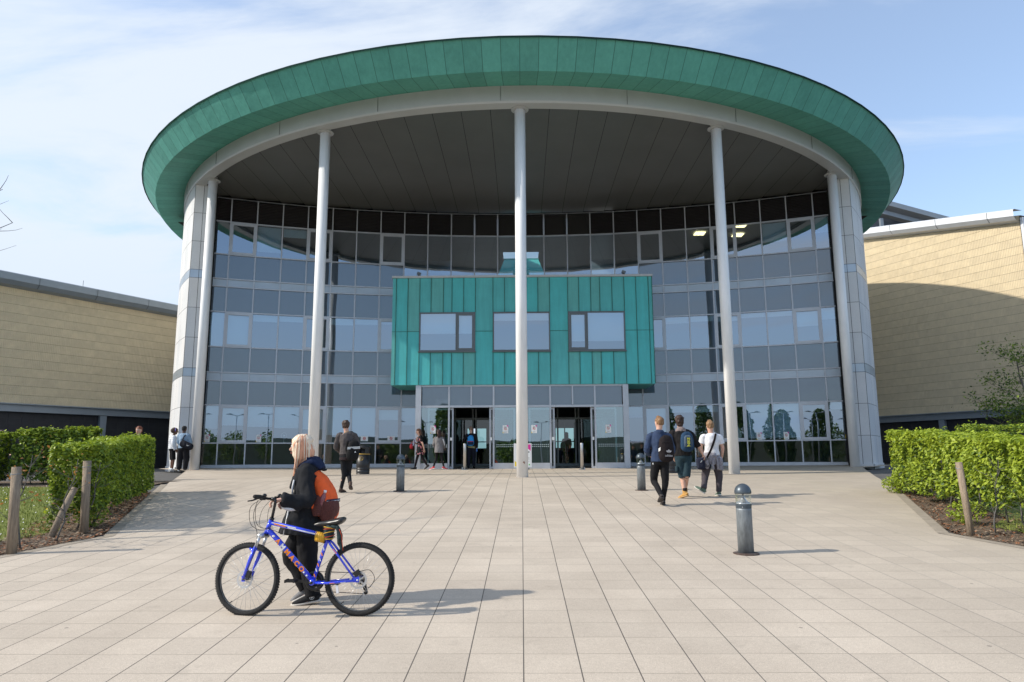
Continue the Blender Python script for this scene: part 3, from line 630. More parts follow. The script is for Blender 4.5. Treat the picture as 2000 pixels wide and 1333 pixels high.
# entrance lobby
def notice(x, y, z, w=.21, h=.3, rot=0, style=0, parent=main, nrmv=(0, -1, 0)):
    m = MB(); nv = V(nrmv).normalized(); r = V((-nv.y, nv.x, 0)); u = V((0, 0, 1)); o = V((x, y, z))
    def q(cx, cz, ww, hh, d, mi): c = o + r * cx + u * cz + nv * d; m.quad(c - r * ww / 2 - u * hh / 2, c + r * ww / 2 - u * hh / 2, c + r * ww / 2 + u * hh / 2, c - r * ww / 2 + u * hh / 2, mi)
    q(0, 0, w, h, 0, 0)
    rr = w * (.24 if style == 0 else .2); cz = h * .05; n = 16
    for i in range(n):
        a, b = 2 * pi * i / n, 2 * pi * (i + 1) / n
        m.quad(*[o + nv * .002 + r * (R_ * cos(t)) + u * (R_ * sin(t) + cz) for R_, t in ((rr, a), (rr, b), (rr * (.78 if style == 0 else .62), b), (rr * (.78 if style == 0 else .62), a))], 1)
    m.bar(o + nv * .003 + r * (-rr * .6) + u * (rr * .6 + cz), o + nv * .003 + r * (rr * .6) + u * (-rr * .6 + cz), .012, .002, up=nv, mi=1)
    m.bar(o + nv * .002 + r * (-rr * .5) + u * cz, o + nv * .002 + r * (rr * .45) + u * cz, .014, .001, up=nv, mi=2)
    if style == 0:
        c = o + nv * .002 + r * (w / 2) + u * (h / 2); m.add([c, c - r * w * .3, c - u * h * .28], [(0, 1, 2)], 3)
        c = o + nv * .002 - r * (w / 2) - u * (h / 2); m.add([c, c + r * w * .22, c + u * h * .2], [(0, 1, 2)], 4)
        for i in range(3): q(0, h * .33 - i * .022, w * .5, .006, .002, 2)
    for i in range(2): q(0, -h * .32 - i * .025, w * .5, .006, .002, 2)
    m.build('notice', [PAPER, RED, INK, PINK, YEL], parent)
def lobby():
    lb = bpy.data.objects.new('entrance_lobby', None); COL.objects.link(lb); lb.parent = main; lb.location = V((0, 31, 1.3)) - org(main); ORG[lb.name] = V((0, 31, 1.3))
    Y = 31.0; zb = 1.25; zt = 4.9; tr = 3.97
    f = MB()
    for x in (-4.5, 4.5): f.box((x, Y, (zb + zt) / 2), (.24, .22, zt - zb))
    for x in (-3.17, -1.23, 1.23, 3.17): f.box((x, Y, (zb + zt) / 2), (.07, .12, zt - zb))
    for x in (-2.2, 0, 2.2): f.box((x, Y, (tr + zt) / 2 + .03), (.06, .12, zt - tr - .07))
    f.box((0, Y - .003, tr), (8.76, .13, .09)); f.box((0, Y - .003, zt - .03), (8.76, .13, .07))
    for a, b in ((-4.38, -3.21), (-1.19, 1.19), (3.21, 4.38)): f.box(((a + b) / 2, Y - .006, zb + .14), (b - a, .16, .30))
    for a, b in ((-4.38, -3.21), (-1.19, -.03), (.03, 1.19), (3.21, 4.38)): pass
    f.build('lobby_frame', ALU, lb)
    for i, (a, b) in enumerate(zip((-4.38, -3.17, -2.2, -1.23, 0, 1.23, 2.2, 3.17), (-3.17, -2.2, -1.23, 0, 1.23, 2.2, 3.17, 4.38))):
        m = MB(); m.quad((a + .035, Y, tr + .05), (b - .035, Y, tr + .05), (b - .035, Y, zt - .06), (a + .035, Y, zt - .06)); m.build('transom_panel', GL_SP, lb)
    for a, b in ((-4.38, -3.21), (-1.19, 1.19), (3.21, 4.38)):
        m = MB(); m.quad((a, Y, zb + .29), (b, Y, zb + .29), (b, Y, tr - .05), (a, Y, tr - .05)); m.build('glass_screen', GL_LOB, lb)
    # open sliding leaves parked behind the fixed screens, a sliver showing at each jamb
    for c in (-2.2, 2.2):
        for s in (-1, 1):
            e0 = c + s * .78; e1 = c + s * 1.9; m = MB(); cx = (e0 + e1) / 2; ww = abs(e1 - e0)
            for xx in (e0 + s * .035, e1 - s * .035): m.box((xx, Y + .12, (zb + tr) / 2), (.07, .05, tr - zb - .1))
            for zz in (zb + .1, tr - .1): m.box((cx, Y + .12, zz), (ww - .14, .05, .08))
            d = m.build('sliding_door', ALU, lb)
            g = MB(); g.quad((e0 + s * .07, Y + .12, zb + .14), (e1 - s * .07, Y + .12, zb + .14), (e1 - s * .07, Y + .12, tr - .14), (e0 + s * .07, Y + .12, tr - .14)); g.build('door_pane', GL_CL, lb)
            k = MB(); k.box((c + s * .86, Y - .07, zb + 1.32), (.09, .012, .13)); k.build('door_sign', PAPER, lb)
    # lobby shell: side walls, ceiling with downlights, floor mat, inner doors, end window
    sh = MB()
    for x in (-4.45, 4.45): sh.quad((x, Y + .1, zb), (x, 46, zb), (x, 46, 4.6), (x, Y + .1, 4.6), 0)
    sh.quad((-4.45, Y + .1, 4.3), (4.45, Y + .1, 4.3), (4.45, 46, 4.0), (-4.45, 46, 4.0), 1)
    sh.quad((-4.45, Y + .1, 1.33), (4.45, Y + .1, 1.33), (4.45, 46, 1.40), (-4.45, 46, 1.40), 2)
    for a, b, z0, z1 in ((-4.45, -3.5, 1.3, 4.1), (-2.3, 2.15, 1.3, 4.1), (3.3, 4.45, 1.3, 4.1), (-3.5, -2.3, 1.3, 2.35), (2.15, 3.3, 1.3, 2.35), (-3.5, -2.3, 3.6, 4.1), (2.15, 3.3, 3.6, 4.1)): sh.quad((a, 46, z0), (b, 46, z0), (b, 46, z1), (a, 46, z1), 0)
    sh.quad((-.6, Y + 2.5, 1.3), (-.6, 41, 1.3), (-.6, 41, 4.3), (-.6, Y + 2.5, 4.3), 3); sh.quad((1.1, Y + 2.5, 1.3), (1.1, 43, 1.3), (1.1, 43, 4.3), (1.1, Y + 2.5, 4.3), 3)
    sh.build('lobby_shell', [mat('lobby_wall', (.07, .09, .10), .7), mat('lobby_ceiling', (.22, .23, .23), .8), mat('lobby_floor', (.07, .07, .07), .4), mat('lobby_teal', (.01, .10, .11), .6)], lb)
    fi = MB()
    for yy in (34.2,):
        for x in (-4.4, -3.2, -2.35, -2.2, -1.3, 1.2, 1.7, 2.55, 2.7, 3.5, 4.4): fi.box((x, yy, 2.7), (.07, .08, 2.75))
        fi.box((0, yy - .003, 3.6), (8.8, .09, .1)); fi.box((0, yy - .003, 1.42), (8.8, .09, .12))
    fi.build('inner_screen', GREYF, lb); fi = MB()
    for x in (-2.9, 2.72): fi.box((x, 45.9, 2.7), (.07, .06, 2.8))
    for z in (2.75,): fi.box((0, 45.9, z), (8.6, .05, .06))
    fi.build('end_window_frame', GREYF, lb)
    gn = glass_material('inner_glass', (.35, .55, .52), .10)
    for a, b in ((-4.4, -3.2), (-3.2, -2.35), (-2.2, -1.3), (1.2, 1.7), (2.7, 4.4), (1.7, 2.55)): g = MB(); g.quad((a + .03, 34.21, 1.5), (b - .03, 34.21, 1.5), (b - .03, 34.21, 3.55), (a + .03, 34.21, 3.55)); g.build('inner_glass', gn, lb)
    dl = MB()
    for x, y in ((-2.75, 31.7), (-2.6, 32.3), (-2.45, 32.9), (2.75, 31.7), (2.6, 32.3), (2.45, 32.9)): dl.lathe([(.05, 4.255), (.05, 4.265)], 12, (x, y, 0))
    dl.build('downlight', mat('downlight_glow', (1, 1, 1), .5, emis=(1, .9, .75), estr=6), lb)
    dot = MB()
    for a, b in ((-4.35, -3.25), (-1.15, 1.15), (3.25, 4.35)):
        for zz in (2.30, 2.22):
            for x in np.arange(a + .04, b - .02, .085): dot.quad((x, Y - .012, zz), (x + .05, Y - .012, zz), (x + .05, Y - .012, zz + .035), (x, Y - .012, zz + .035))
    dot.build('manifestation_dots', mat('dot_film', (.42, .5, .52), .8), lb)
    for x in (-3.86, -.72, .52, 3.72): notice(x, Y - .02, 2.98, .24, .34, parent=lb)
lobby()
def fnotice(k, u, z, style):
    a = fpt(k, z); b = fpt(k + 1, z); t = (b - a); p = a + t * u; nn = V((t.y, -t.x, 0)).normalized(); q = p + nn * .03
    notice(q.x, q.y, z, .22 if style == 0 else .33, .33 if style == 0 else .23, style=style, nrmv=nn)
for k, u, st in ((-13, .62, 0), (-11, .48, 0), (-7, .55, 1), (-6, .62, 1), (9, .45, 0), (10, .45, 0)): fnotice(k, u, 2.66, st)
# desk fans and a folded paper on the sills
for k, u in ((-10, .42), (7, .75)):
    p = fpt(k + u, 2.5, .3); m = MB(); m.lathe([(.07, -.02), (.06, 0), (.015, .02), (.012, .2)], 14, p); m.tube([(p.x + .13 * cos(t), p.y, p.z + .3 + .13 * sin(t)) for t in np.linspace(0, 2 * pi, 20)[:-1]], .008, 6, closed=True)
    m.lathe([(.03, 0), (.03, .08)], 12, (p.x, p.y, p.z + .26)); m.build('desk_fan', WHITE, main)
p = fpt(8.45, 2.9, .1); m = MB(); m.add([(p.x, p.y, 2.55), (p.x + .34, p.y - .1, 2.55), (p.x + .42, p.y - .12, 2.8), (p.x + .15, p.y - .05, 3.25), (p.x, p.y, 3.2)], [(0, 1, 2, 3, 4)]); m.build('paper_sheet', PAPER, main)
p = fpt(12.62, 2.6, -.05); m = MB(); m.box(p, (.2, .01, .17), rz=-.3); m.build('yellow_note', YEL, main)

# ================================================================ SIDE BUILDINGS
def side_building(name, P0, D, L0, L1, zc0, ztop, label, sgn, sunside):
    """wall through P0 along D from L0 to L1; ztop(t) gives the eaves height"""
    D = V((D[0], D[1], 0)).normalized(); Nn = V((D.y, -D.x, 0)) * (1 if V((D.y, -D.x, 0)).dot(V((-P0[0], -P0[1], 0))) > 0 else -1)
    P0 = V((P0[0], P0[1], 0)); root = thing(name, (P0 + D * L0) + V((0, 0, 1.3)), label, 'building')
    def pt(t, d, z): q = P0 + D * t + Nn * d; return (q.x, q.y, z)
    bk = MB(); zt = lambda t: ztop(t)
    bk.quad(pt(L0, 0, zc0), pt(L1, 0, zc0), pt(L1, 0, zt(L1)), pt(L0, 0, zt(L0)))
    e0, e1 = pt(L0, 0, 0), pt(L0, -12, 0); bk.quad((e0[0], e0[1], 1), (e1[0], e1[1], 1), (e1[0], e1[1], zt(L0)), (e0[0], e0[1], zt(L0)))
    bk.quad(pt(L0, 0, zt(L0)), pt(L1, 0, zt(L1)), pt(L1, -14, zt(L1) + .4), pt(L0, -14, zt(L0) + .4))
    wall = bk.build('wall', GROOVE, root)
    # ribbed rainscreen in courses
    pitch = .085; course = .45; n = int((L1 - L0) / pitch); t = L0 + np.arange(n * 4 + 1) / 4 * pitch
    prof = np.tile([0.03, 0.03, .012, .012], n + 1)[:n * 4 + 1]
    vs = []; fs = []; mi = []; z = zc0; r = 0; Dn = np.array(D); Nv = np.array(Nn); P = np.array(P0)
    q = P + np.outer(t, Dn) + np.outer(prof + .01, Nv)
    while z < max(zt(L0), zt(L1)):
        h0 = np.full(len(t), z + .006); h1 = np.minimum(z + course - .006, np.array([zt(v) for v in t])); ok = h1 > h0
        o = sum(len(a) for a in vs); a = q.copy(); a[:, 2] = h0; b = q.copy(); b[:, 2] = np.maximum(h1, h0); vs += [a, b]; m = len(t)
        i = np.arange(m - 1); keep = ok[:-1] & ((np.arange(m - 1) // 4) % 20 != 19)
        # a narrow open joint every 20 ribs
        keep = ok[:-1]
        fs.append(np.stack([o + i, o + i + 1, o + m + i + 1, o + m + i], 1)[keep]); mi.append(((i // 80 + r) % 2)[keep]); z += course; r += 1
    npo = npmesh('ribbed_cladding', np.concatenate(vs) - np.array(org(root)), np.concatenate(fs), BUFF, np.concatenate(mi), parent=root)
    # beam, dark brick storey, posts
    b = MB(); b.bar(pt(L0, .12, zc0 - .22), pt(L1, .12, zc0 - .22), .3, .36); b.bar(pt(L0, .2, zc0 - .02), pt(L1, .2, zc0 - .02), .45, .05); b.build('steel_beam', STEEL, root)
    b = MB(); b.quad(pt(L0, .02, 1), pt(L1, .02, 1), pt(L1, .02, zc0 - .3), pt(L0, .02, zc0 - .3)); b.build('brick_base', BRICK, root)
    b = MB(); n = int((L1 - L0) / .6)
    for i in range(n):
        tt = L0 + i * .6; b.bar(pt(tt, .025, 1), pt(tt, .025, zc0 - .4), .015, .01, up=Nn)
    for zz in np.arange(1.4, zc0 - .4, .4): b.bar(pt(L0, .025, zz), pt(L1, .025, zz), .01, .015)
    b.build('brick_joint', mat('joint_grey', (.045, .045, .05), .8), root)
    tt = L0 + .2
    while tt < L1: b = MB(); b.bar(pt(tt, .14, 1.2), pt(tt, .14, zc0 - .42), .34, .2, up=Nn); b.build('steel_post', STEEL, root); tt += 6.35
    # gutter / eaves
    g = MB(); prof = [(.05, -.40), (.42, -.32), (.62, -.12), (.62, .22), (.5, .28), (-.2, .30)]
    for (d0, h0), (d1, h1) in zip(prof, prof[1:]): g.quad(pt(L0 - .3, d0, zt(L0) + h0), pt(L1, d0, zt(L1) + h0), pt(L1, d1, zt(L1) + h1), pt(L0 - .3, d1, zt(L0) + h1))
    g.add([pt(L0 - .3, d, zt(L0) + h) for d, h in prof], [tuple(range(6))])
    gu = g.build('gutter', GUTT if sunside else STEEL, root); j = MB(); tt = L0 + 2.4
    while tt < L1: j.bar(pt(tt, .631, zt(tt) - .12), pt(tt, .631, zt(tt) + .22), .02, .01, up=Nn); j.bar(pt(tt, .43, zt(tt) - .335), pt(tt, .63, zt(tt) - .13), .02, .01, up=(0, 0, -1)); tt += 2.9
    j.build('gutter_joint', GREYF, gu)
    return root, pt
LB, lpt = side_building('clad_building', (-20.934, 42.0), (-.516, -.857), -9, 17.5, 4.52, lambda t: 10.62 + .006 * t, 'buff ribbed building in shade with grey gutter and black brick base, on the left', -1, False)
RB, rpt = side_building('clad_building', (22.58, 45.0), (.432, -.902), -9, 9.25, 4.18, lambda t: 15.85 - .185 * (t - 1.14), 'tall buff ribbed building in sun with white sloping gutter, on the right', 1, True)
m = MB(); m.bar(rpt(9.33, .03, 1.2), rpt(9.33, .03, 14.2), .14, .16, up=(.9, .43, 0)); m.build('corner_trim', GUTT, RB)
m = MB(); m.bar(lpt(-9, 0, 10.9), lpt(-9, 0, 10.9), .01, .01) if False else m.tube([lpt(5, -1, 10.7), lpt(5, -1, 11.6)], .02, 6); m.build('vent_pipe', STEEL, LB)
# roof structure rising behind the right building
pp = thing('rear_roof', (27, 54, 14), 'grey monopitch roof with dark louvred gable rising behind the buff building on the right', 'building')
m = MB(); a0, a1 = V((25.4, 50, 0)), V((36, 50, 0)); up = V((0, 0, 1))
m.bar(a0 + up * 20.15, a1 + up * 16.95, .9, .35); m.bar(a0 + up * 19.55 + V((.1, .3, 0)), a1 + up * 16.4 + V((.1, .3, 0)), .6, .3); m.build('roof_edge', STEEL, pp)
m = MB(); m.quad(a0 + up * 10 + V((.3, .8, 0)), a1 + up * 10 + V((.3, .8, 0)), a1 + up * 16.4 + V((.3, .8, 0)), a0 + up * 19.5 + V((.3, .8, 0))); m.build('louvred_gable', mat('gable_grey', (.10, .12, .15), .5, .3), pp)
m = MB()
for t in (.08, .28, .5): m = MB(); q = a0.lerp(a1, t) + V((.1, .3, 0)); m.bar(q + up * 10, q + up * (19.1 - 2.9 * t), .22, .22, up=(0, 1, 0)); m.build('gable_post', STEEL, pp)
#PART2
# ================================================================ PLANTS
def leaf_material(name, c, tr=.35):
    m = bpy.data.materials.new(name); m.use_nodes = True; nt = m.node_tree; nt.nodes.clear(); N = nt.nodes.new; L = nt.links.new
    out = N('ShaderNodeOutputMaterial'); d = N('ShaderNodeBsdfPrincipled'); d.inputs['Base Color'].default_value = (*c, 1); d.inputs['Roughness'].default_value = .5; d.inputs['Specular IOR Level'].default_value = .35
    t = N('ShaderNodeBsdfTranslucent'); t.inputs['Color'].default_value = (c[0] * 1.25, c[1] * 1.25, c[2] * .8, 1)
    mx = N('ShaderNodeMixShader'); mx.inputs[0].default_value = tr; L(d.outputs[0], mx.inputs[1]); L(t.outputs[0], mx.inputs[2]); L(mx.outputs[0], out.inputs[0]); return m
LF = [leaf_material('leaf_new', (.35, .43, .045), .28), leaf_material('leaf_bright', (.26, .34, .04), .28), leaf_material('leaf_mid', (.145, .22, .03), .25), leaf_material('leaf_dark', (.05, .095, .018), .2), leaf_material('leaf_dry', (.34, .15, .05))]
BARK = mat('bark', (.12, .10, .085), .9, var=.35, vscale=30, bump=.8, bscale=60)
SAP = mat('sapling_bark', (.11, .105, .10), .85, var=.3, vscale=40)
WOOD = mat('weathered_post', (.30, .235, .17), .9, var=.35, vscale=5, bump=.7, bscale=30, stretch=(8, 8, .8))
def leaves(C, size, parent, mats, mi, up=.5, name='foliage', outward=None):
    n = len(C); nn = rng.normal(size=(n, 3)); nn[:, 2] = np.abs(nn[:, 2]) * 1.0 + up
    if outward is not None: nn += outward * .75
    nn /= np.linalg.norm(nn, axis=1)[:, None]; r = rng.normal(size=(n, 3)); a = np.cross(nn, r); a /= np.linalg.norm(a, axis=1)[:, None]; b = np.cross(nn, a)
    s = size * (.65 + rng.random(n) * .7); a = a * s[:, None]; b = b * (s * .55)[:, None]; k = nn * (s * .18)[:, None]
    vs = np.stack([C - a, C - b * .9 + k - a * .1, C + a * .5 - b * .45 + k * .8, C + a - k * .4, C + a * .5 + b * .45 + k * .8, C + b * .9 + k - a * .1], 1).reshape(-1, 3)
    return npmesh(name, vs, np.arange(6 * n).reshape(-1, 6), mats, mi, parent=parent)
def hedge(A, B, w, zb, h, n, label, leaf=.035, cols=(.30, .42, .2, .08, .0), stems=8, gap=.0, rag=.06, group=None, zb1=None):
    zb1 = zb if zb1 is None else zb1; zb0 = zb
    A = np.array(A, float); B = np.array(B, float); L_ = np.linalg.norm(B - A); D = (B - A) / L_; P = np.array([-D[1], D[0]]) * -1
    root = thing('hedge', ((A[0] + B[0]) / 2, (A[1] + B[1]) / 2, gz((A[1] + B[1]) / 2)), label, 'hedge', group); o = np.array(root.location)
    N0 = int(n * 1.6); t = rng.random(N0) * (L_ + .12) - .06; face = rng.random(N0); d = np.abs(rng.normal(size=N0)) * .075
    u = np.zeros(N0); z = np.zeros(N0); out = np.zeros((N0, 3)); tn = np.clip(t / L_, 0, 1); zba = zb0 + (zb1 - zb0) * tn ** .55; zb = 0; hh = 1.
    s1 = face < .36; s2 = (face >= .36) & (face < .60); s3 = (face >= .60) & (face < .84); s4 = (face >= .84) & (face < .92); s5 = face >= .92
    rz = rng.random(N0); ru = rng.random(N0) - .5
    u[s1] = (w / 2 - d[s1]); z[s1] = zb + rz[s1] * hh; out[s1, :2] = P; u[s2] = -(w / 2 - d[s2]); z[s2] = zb + rz[s2] * hh; out[s2, :2] = -P
    u[s3] = ru[s3] * w; z[s3] = 1.; out[s3, 2] = 1; u[s4] = ru[s4] * w; z[s4] = zb + rz[s4] * hh; e = rng.random(N0) < .5
    t[s4 & e] = d[s4 & e]; t[s4 & ~e] = L_ - d[s4 & ~e]; u[s5] = ru[s5] * w * .7; z[s5] = zb + rz[s5] * hh
    lump = np.array([noise.noise(V((tt * 1.7, uu * 2 + A[0], zz * 2.0))) for tt, uu, zz in zip(t, u, z)])
    lump2 = np.array([noise.noise(V((tt * 6, uu * 6 + 9, zz * 6))) for tt, uu, zz in zip(t, u, z)])
    keep = (lump * .6 + lump2 * .55 > -.33 + gap + (.25 * np.clip((.3 - z) / .3, 0, 1))) ; keep &= rng.random(N0) < .92
    x = A[0] + D[0] * t + P[0] * (u * (1 + lump * .22)); y = A[1] + D[1] * t + P[1] * (u * (1 + lump * .22)); z = np.where(s3, h - d, zba + z * (h - zba)); z = z + lump * rag * (z / h); zb = .1
    spr = s3 & (rng.random(N0) < .05); z[spr] += rng.random(spr.sum()) * .11
    C = np.stack([x, y, z + np.array([gz(v) for v in y])], 1)[keep] - o; out = out[keep]
    rr = rng.random(keep.sum()) - .22 * (z[keep] / h - .5) - .14 * lump2[keep] - .20 * s3[keep] + .10 * (~s3)[keep] + (d[keep] - .05) * 2.2; cc = np.cumsum(cols) / sum(cols); mi = np.minimum(np.searchsorted(cc, np.clip(rr, 0, .998)), 3 + (cols[4] > 0))  # paler top leaves, darker inner ones: sunlit top and shaded gaps put into colour
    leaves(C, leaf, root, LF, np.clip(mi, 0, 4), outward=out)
    for i in range(stems):
        s = (i + .5) / stems * L_; px, py = A + D * s + P * random.uniform(-.1, .1); q = gz(py) - o[2]; m = MB(); k1, k2 = random.uniform(-.08, .08), random.uniform(-.08, .08)
        m.tube([(px - o[0], py - o[1], q - .03), (px - o[0] + k1, py - o[1], q + zb * .6 + .1), (px - o[0] + k2, py - o[1] + .04, q + h * .85)], [.017, .013, .006], 7)
        for _ in range(5):
            zz = q + random.uniform(.15, h * .9); m.tube([(px - o[0] + k1 * .7, py - o[1], zz), (px - o[0] + random.uniform(-.25, .25), py - o[1] + random.uniform(-.3, .3), zz + random.uniform(.05, .3))], [.005, .002], 4)
        m.build('stem', SAP, root, local=True)
    return root
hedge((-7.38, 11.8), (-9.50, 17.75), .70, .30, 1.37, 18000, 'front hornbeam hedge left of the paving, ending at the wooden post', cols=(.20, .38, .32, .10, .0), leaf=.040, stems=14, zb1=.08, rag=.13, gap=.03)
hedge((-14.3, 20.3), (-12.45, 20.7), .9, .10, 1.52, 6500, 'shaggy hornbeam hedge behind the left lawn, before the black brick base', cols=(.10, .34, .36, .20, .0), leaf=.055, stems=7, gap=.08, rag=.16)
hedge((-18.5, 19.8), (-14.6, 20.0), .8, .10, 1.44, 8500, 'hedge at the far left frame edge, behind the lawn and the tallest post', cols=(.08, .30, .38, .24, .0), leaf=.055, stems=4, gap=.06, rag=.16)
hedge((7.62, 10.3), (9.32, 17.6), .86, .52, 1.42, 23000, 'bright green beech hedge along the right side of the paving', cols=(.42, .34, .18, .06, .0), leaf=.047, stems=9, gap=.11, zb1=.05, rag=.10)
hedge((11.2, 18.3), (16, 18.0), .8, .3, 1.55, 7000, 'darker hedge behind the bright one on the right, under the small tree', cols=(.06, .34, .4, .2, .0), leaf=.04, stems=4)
# low growth at the hedge feet
def shrub(x, y, r, h, n, label, cols=(.5, .3, .2, 0, 0), leaf=.032):
    root = thing('low_shrub', (x, y, gz(y)), label, 'shrub'); q = rng.normal(size=(n, 3)); q /= np.linalg.norm(q, axis=1)[:, None]; q *= (rng.random(n) ** .4)[:, None]
    C = np.stack([q[:, 0] * r, q[:, 1] * r, (q[:, 2] * .5 + .5) * h], 1); leaves(C, leaf, root, LF, np.searchsorted(np.cumsum(cols) / sum(cols), rng.random(n) * .999))
    m = MB(); [m.tube([(0, 0, 0), (random.uniform(-r, r) * .7, random.uniform(-r, r) * .7, h * .8)], [.008, .003], 5) for _ in range(6)]; m.build('stem', SAP, root, local=True)
shrub(8.75, 17.0, .38, .42, 800, 'low leafy growth at the far foot of the right hedge', cols=(.6, .3, .1, 0, 0))
shrub(7.35, 12.2, .3, .4, 420, 'low leafy sprig beside the post under the right hedge', cols=(.6, .3, .1, 0, 0))
shrub(-7.25, 12.2, .28, .45, 420, 'low leafy sprig at the foot of the front left hedge', cols=(.3, .4, .3, 0, 0))
def sapling(x, y, h, label, n=0, dry=False, lean=.1):
    root = thing('sapling', (x, y, gz(y)), label, 'sapling'); m = MB(); pts = [(0, 0, -.03)]; px = py = 0
    for i in range(1, 9): px += random.uniform(-.035, .045) + lean * .1; py += random.uniform(-.03, .03); pts.append((px, py, h * i / 8))
    m.tube(pts, [.014 - .0013 * i for i in range(9)], 7); tips = []
    for _ in range(12):
        i = random.randrange(2, 8); p = V(pts[i]); q = p + V((random.uniform(-.3, .3), random.uniform(-.25, .25), random.uniform(.05, .28))); r_ = p.lerp(q, .5) + V((0, 0, -.02)); m.tube([p, r_, q], [.006, .004, .0015], 4); tips.append(q)
        for _ in range(2): e = r_ + V((random.uniform(-.12, .12), random.uniform(-.12, .12), random.uniform(0, .12))); m.tube([r_, e], [.003, .001], 3)
    m.build('trunk', SAP, root, local=True)
    if n: C = np.array([tips[random.randrange(len(tips))] for _ in range(n)]) + rng.normal(size=(n, 3)) * .07; leaves(C, .025, root, LF, np.full(n, 4) if dry else rng.integers(1, 4, n), name='foliage')
sapling(-7.08, 10.27, 1.30, 'dark bare sapling beside the tallest leaning post', 60, True)
sapling(-6.90, 10.75, 1.22, 'forked bare sapling between the leaning posts', 30, True, .25)
sapling(-7.2, 11.9, 1.1, 'thin sapling standing against the post at the hedge end', 40, False)
sapling(7.25, 11.35, 1.1, 'thin sapling behind the wooden post at the right hedge', 30, False); sapling(7.35, 10.75, 1.0, 'pale sapling stem under the near end of the right hedge', 60, False)
for x, y, h, lx, ly, r, lb in ((-6.93, 9.88, 1.16, -.05, .0, .063, 'tall weathered wooden post on the left, leaning slightly'), (-7.0, 11.6, 1.14, -.05, .0, .062, 'upright weathered post at the near end of the left hedge'), (-7.30, 11.22, .73, .12, .33, .05, 'slanting short wooden brace leaning towards the hedge end'), (6.76, 11.15, 1.08, -.05, .05, .05, 'weathered wooden post in the right hedge')):
    root = thing('wooden_post', (x, y, gz(y)), lb, 'post'); m = MB(); m.tube([(0, 0, -.05), (lx * .5, ly * .5, h * .5), (lx, ly, h)], [r * 1.04, r, r * .97], 18); m.build('post_shaft', WOOD, root, local=True)
    if h > 1.05: m = MB(); m.tube([(lx + r * 1.01 * cos(t), ly + r * 1.01 * sin(t), h - .09 + .01 * sin(t)) for t in np.linspace(0, 2 * pi, 17)[:-1]], .004, 5, closed=True); m.build('wire_tie', STEEL, root, local=True)

def tree(name, base, H, crown, label, group=None, n=2500, leaf=.05, cols=(.0, .2, .5, .3, .0), trunk=.05, levels=3, bare=False, seed=1, clump=True, kind_cols=None):
    random.seed(seed); root = thing(name, base, label, 'tree', group); m = MB(); tips = []
    def grow(p, d, ln, r, lv):
        pts = [p]; q = p; dd = d
        for i in range(4): dd = (dd + V((random.uniform(-.16, .16), random.uniform(-.16, .16), random.uniform(-.02, .14)))).normalized(); q = q + dd * ln / 4; pts.append(q)
        m.tube(pts, [r * (1 - .17 * i) for i in range(5)], 8 if lv == 0 else 5)
        if lv >= levels: tips.append(pts[-1]); tips.append(pts[2]); return
        for i in range(5 if lv == 0 else 4):
            s = random.uniform(.25, 1) if lv else random.uniform(.22, 1); k = min(3, int(s * 4)); b = pts[k].lerp(pts[k + 1], s * 4 - k); a = random.uniform(0, 6.28); sp = random.uniform(.5, 1.0) * crown
            grow(b, (dd * .55 + V((cos(a) * sp, sin(a) * sp, random.uniform(-.05, .45)))).normalized(), ln * random.uniform(.42, .62), r * .45, lv + 1)
    grow(V((0, 0, -.05)), V((0, 0, 1)), H * .72, trunk, 0)
    m.build('trunk', BARK, root, local=True)
    if not bare:
        T = np.array([tuple(t) for t in tips]); C = T[rng.integers(0, len(T), n)] + rng.normal(size=(n, 3)) * (H * .035); leaves(C, leaf, root, LF, np.searchsorted(np.cumsum(cols) / sum(cols), rng.random(n) * .999))
    return root
tree('young_tree', (17.0, 24.2, gz(24)), 4.6, 1.3, 'young loose-leaved tree rising behind the right hedges', n=3000, leaf=.05, cols=(.0, .12, .5, .38, .0), trunk=.06, seed=5)
tree('young_tree', (20.0, 24.4, gz(24)), 4.9, 1.4, 'leafy tree at the right frame edge behind the hedges', n=2200, leaf=.05, cols=(.0, .12, .5, .38, .0), trunk=.06, seed=8)
tree('bare_tree', (-9.5, 10.3, gz(10)), 6.1, 1.3, 'leafless tree at the left frame edge, only twig tips in view', trunk=.07, bare=True, seed=3, levels=3)
random.seed(11)

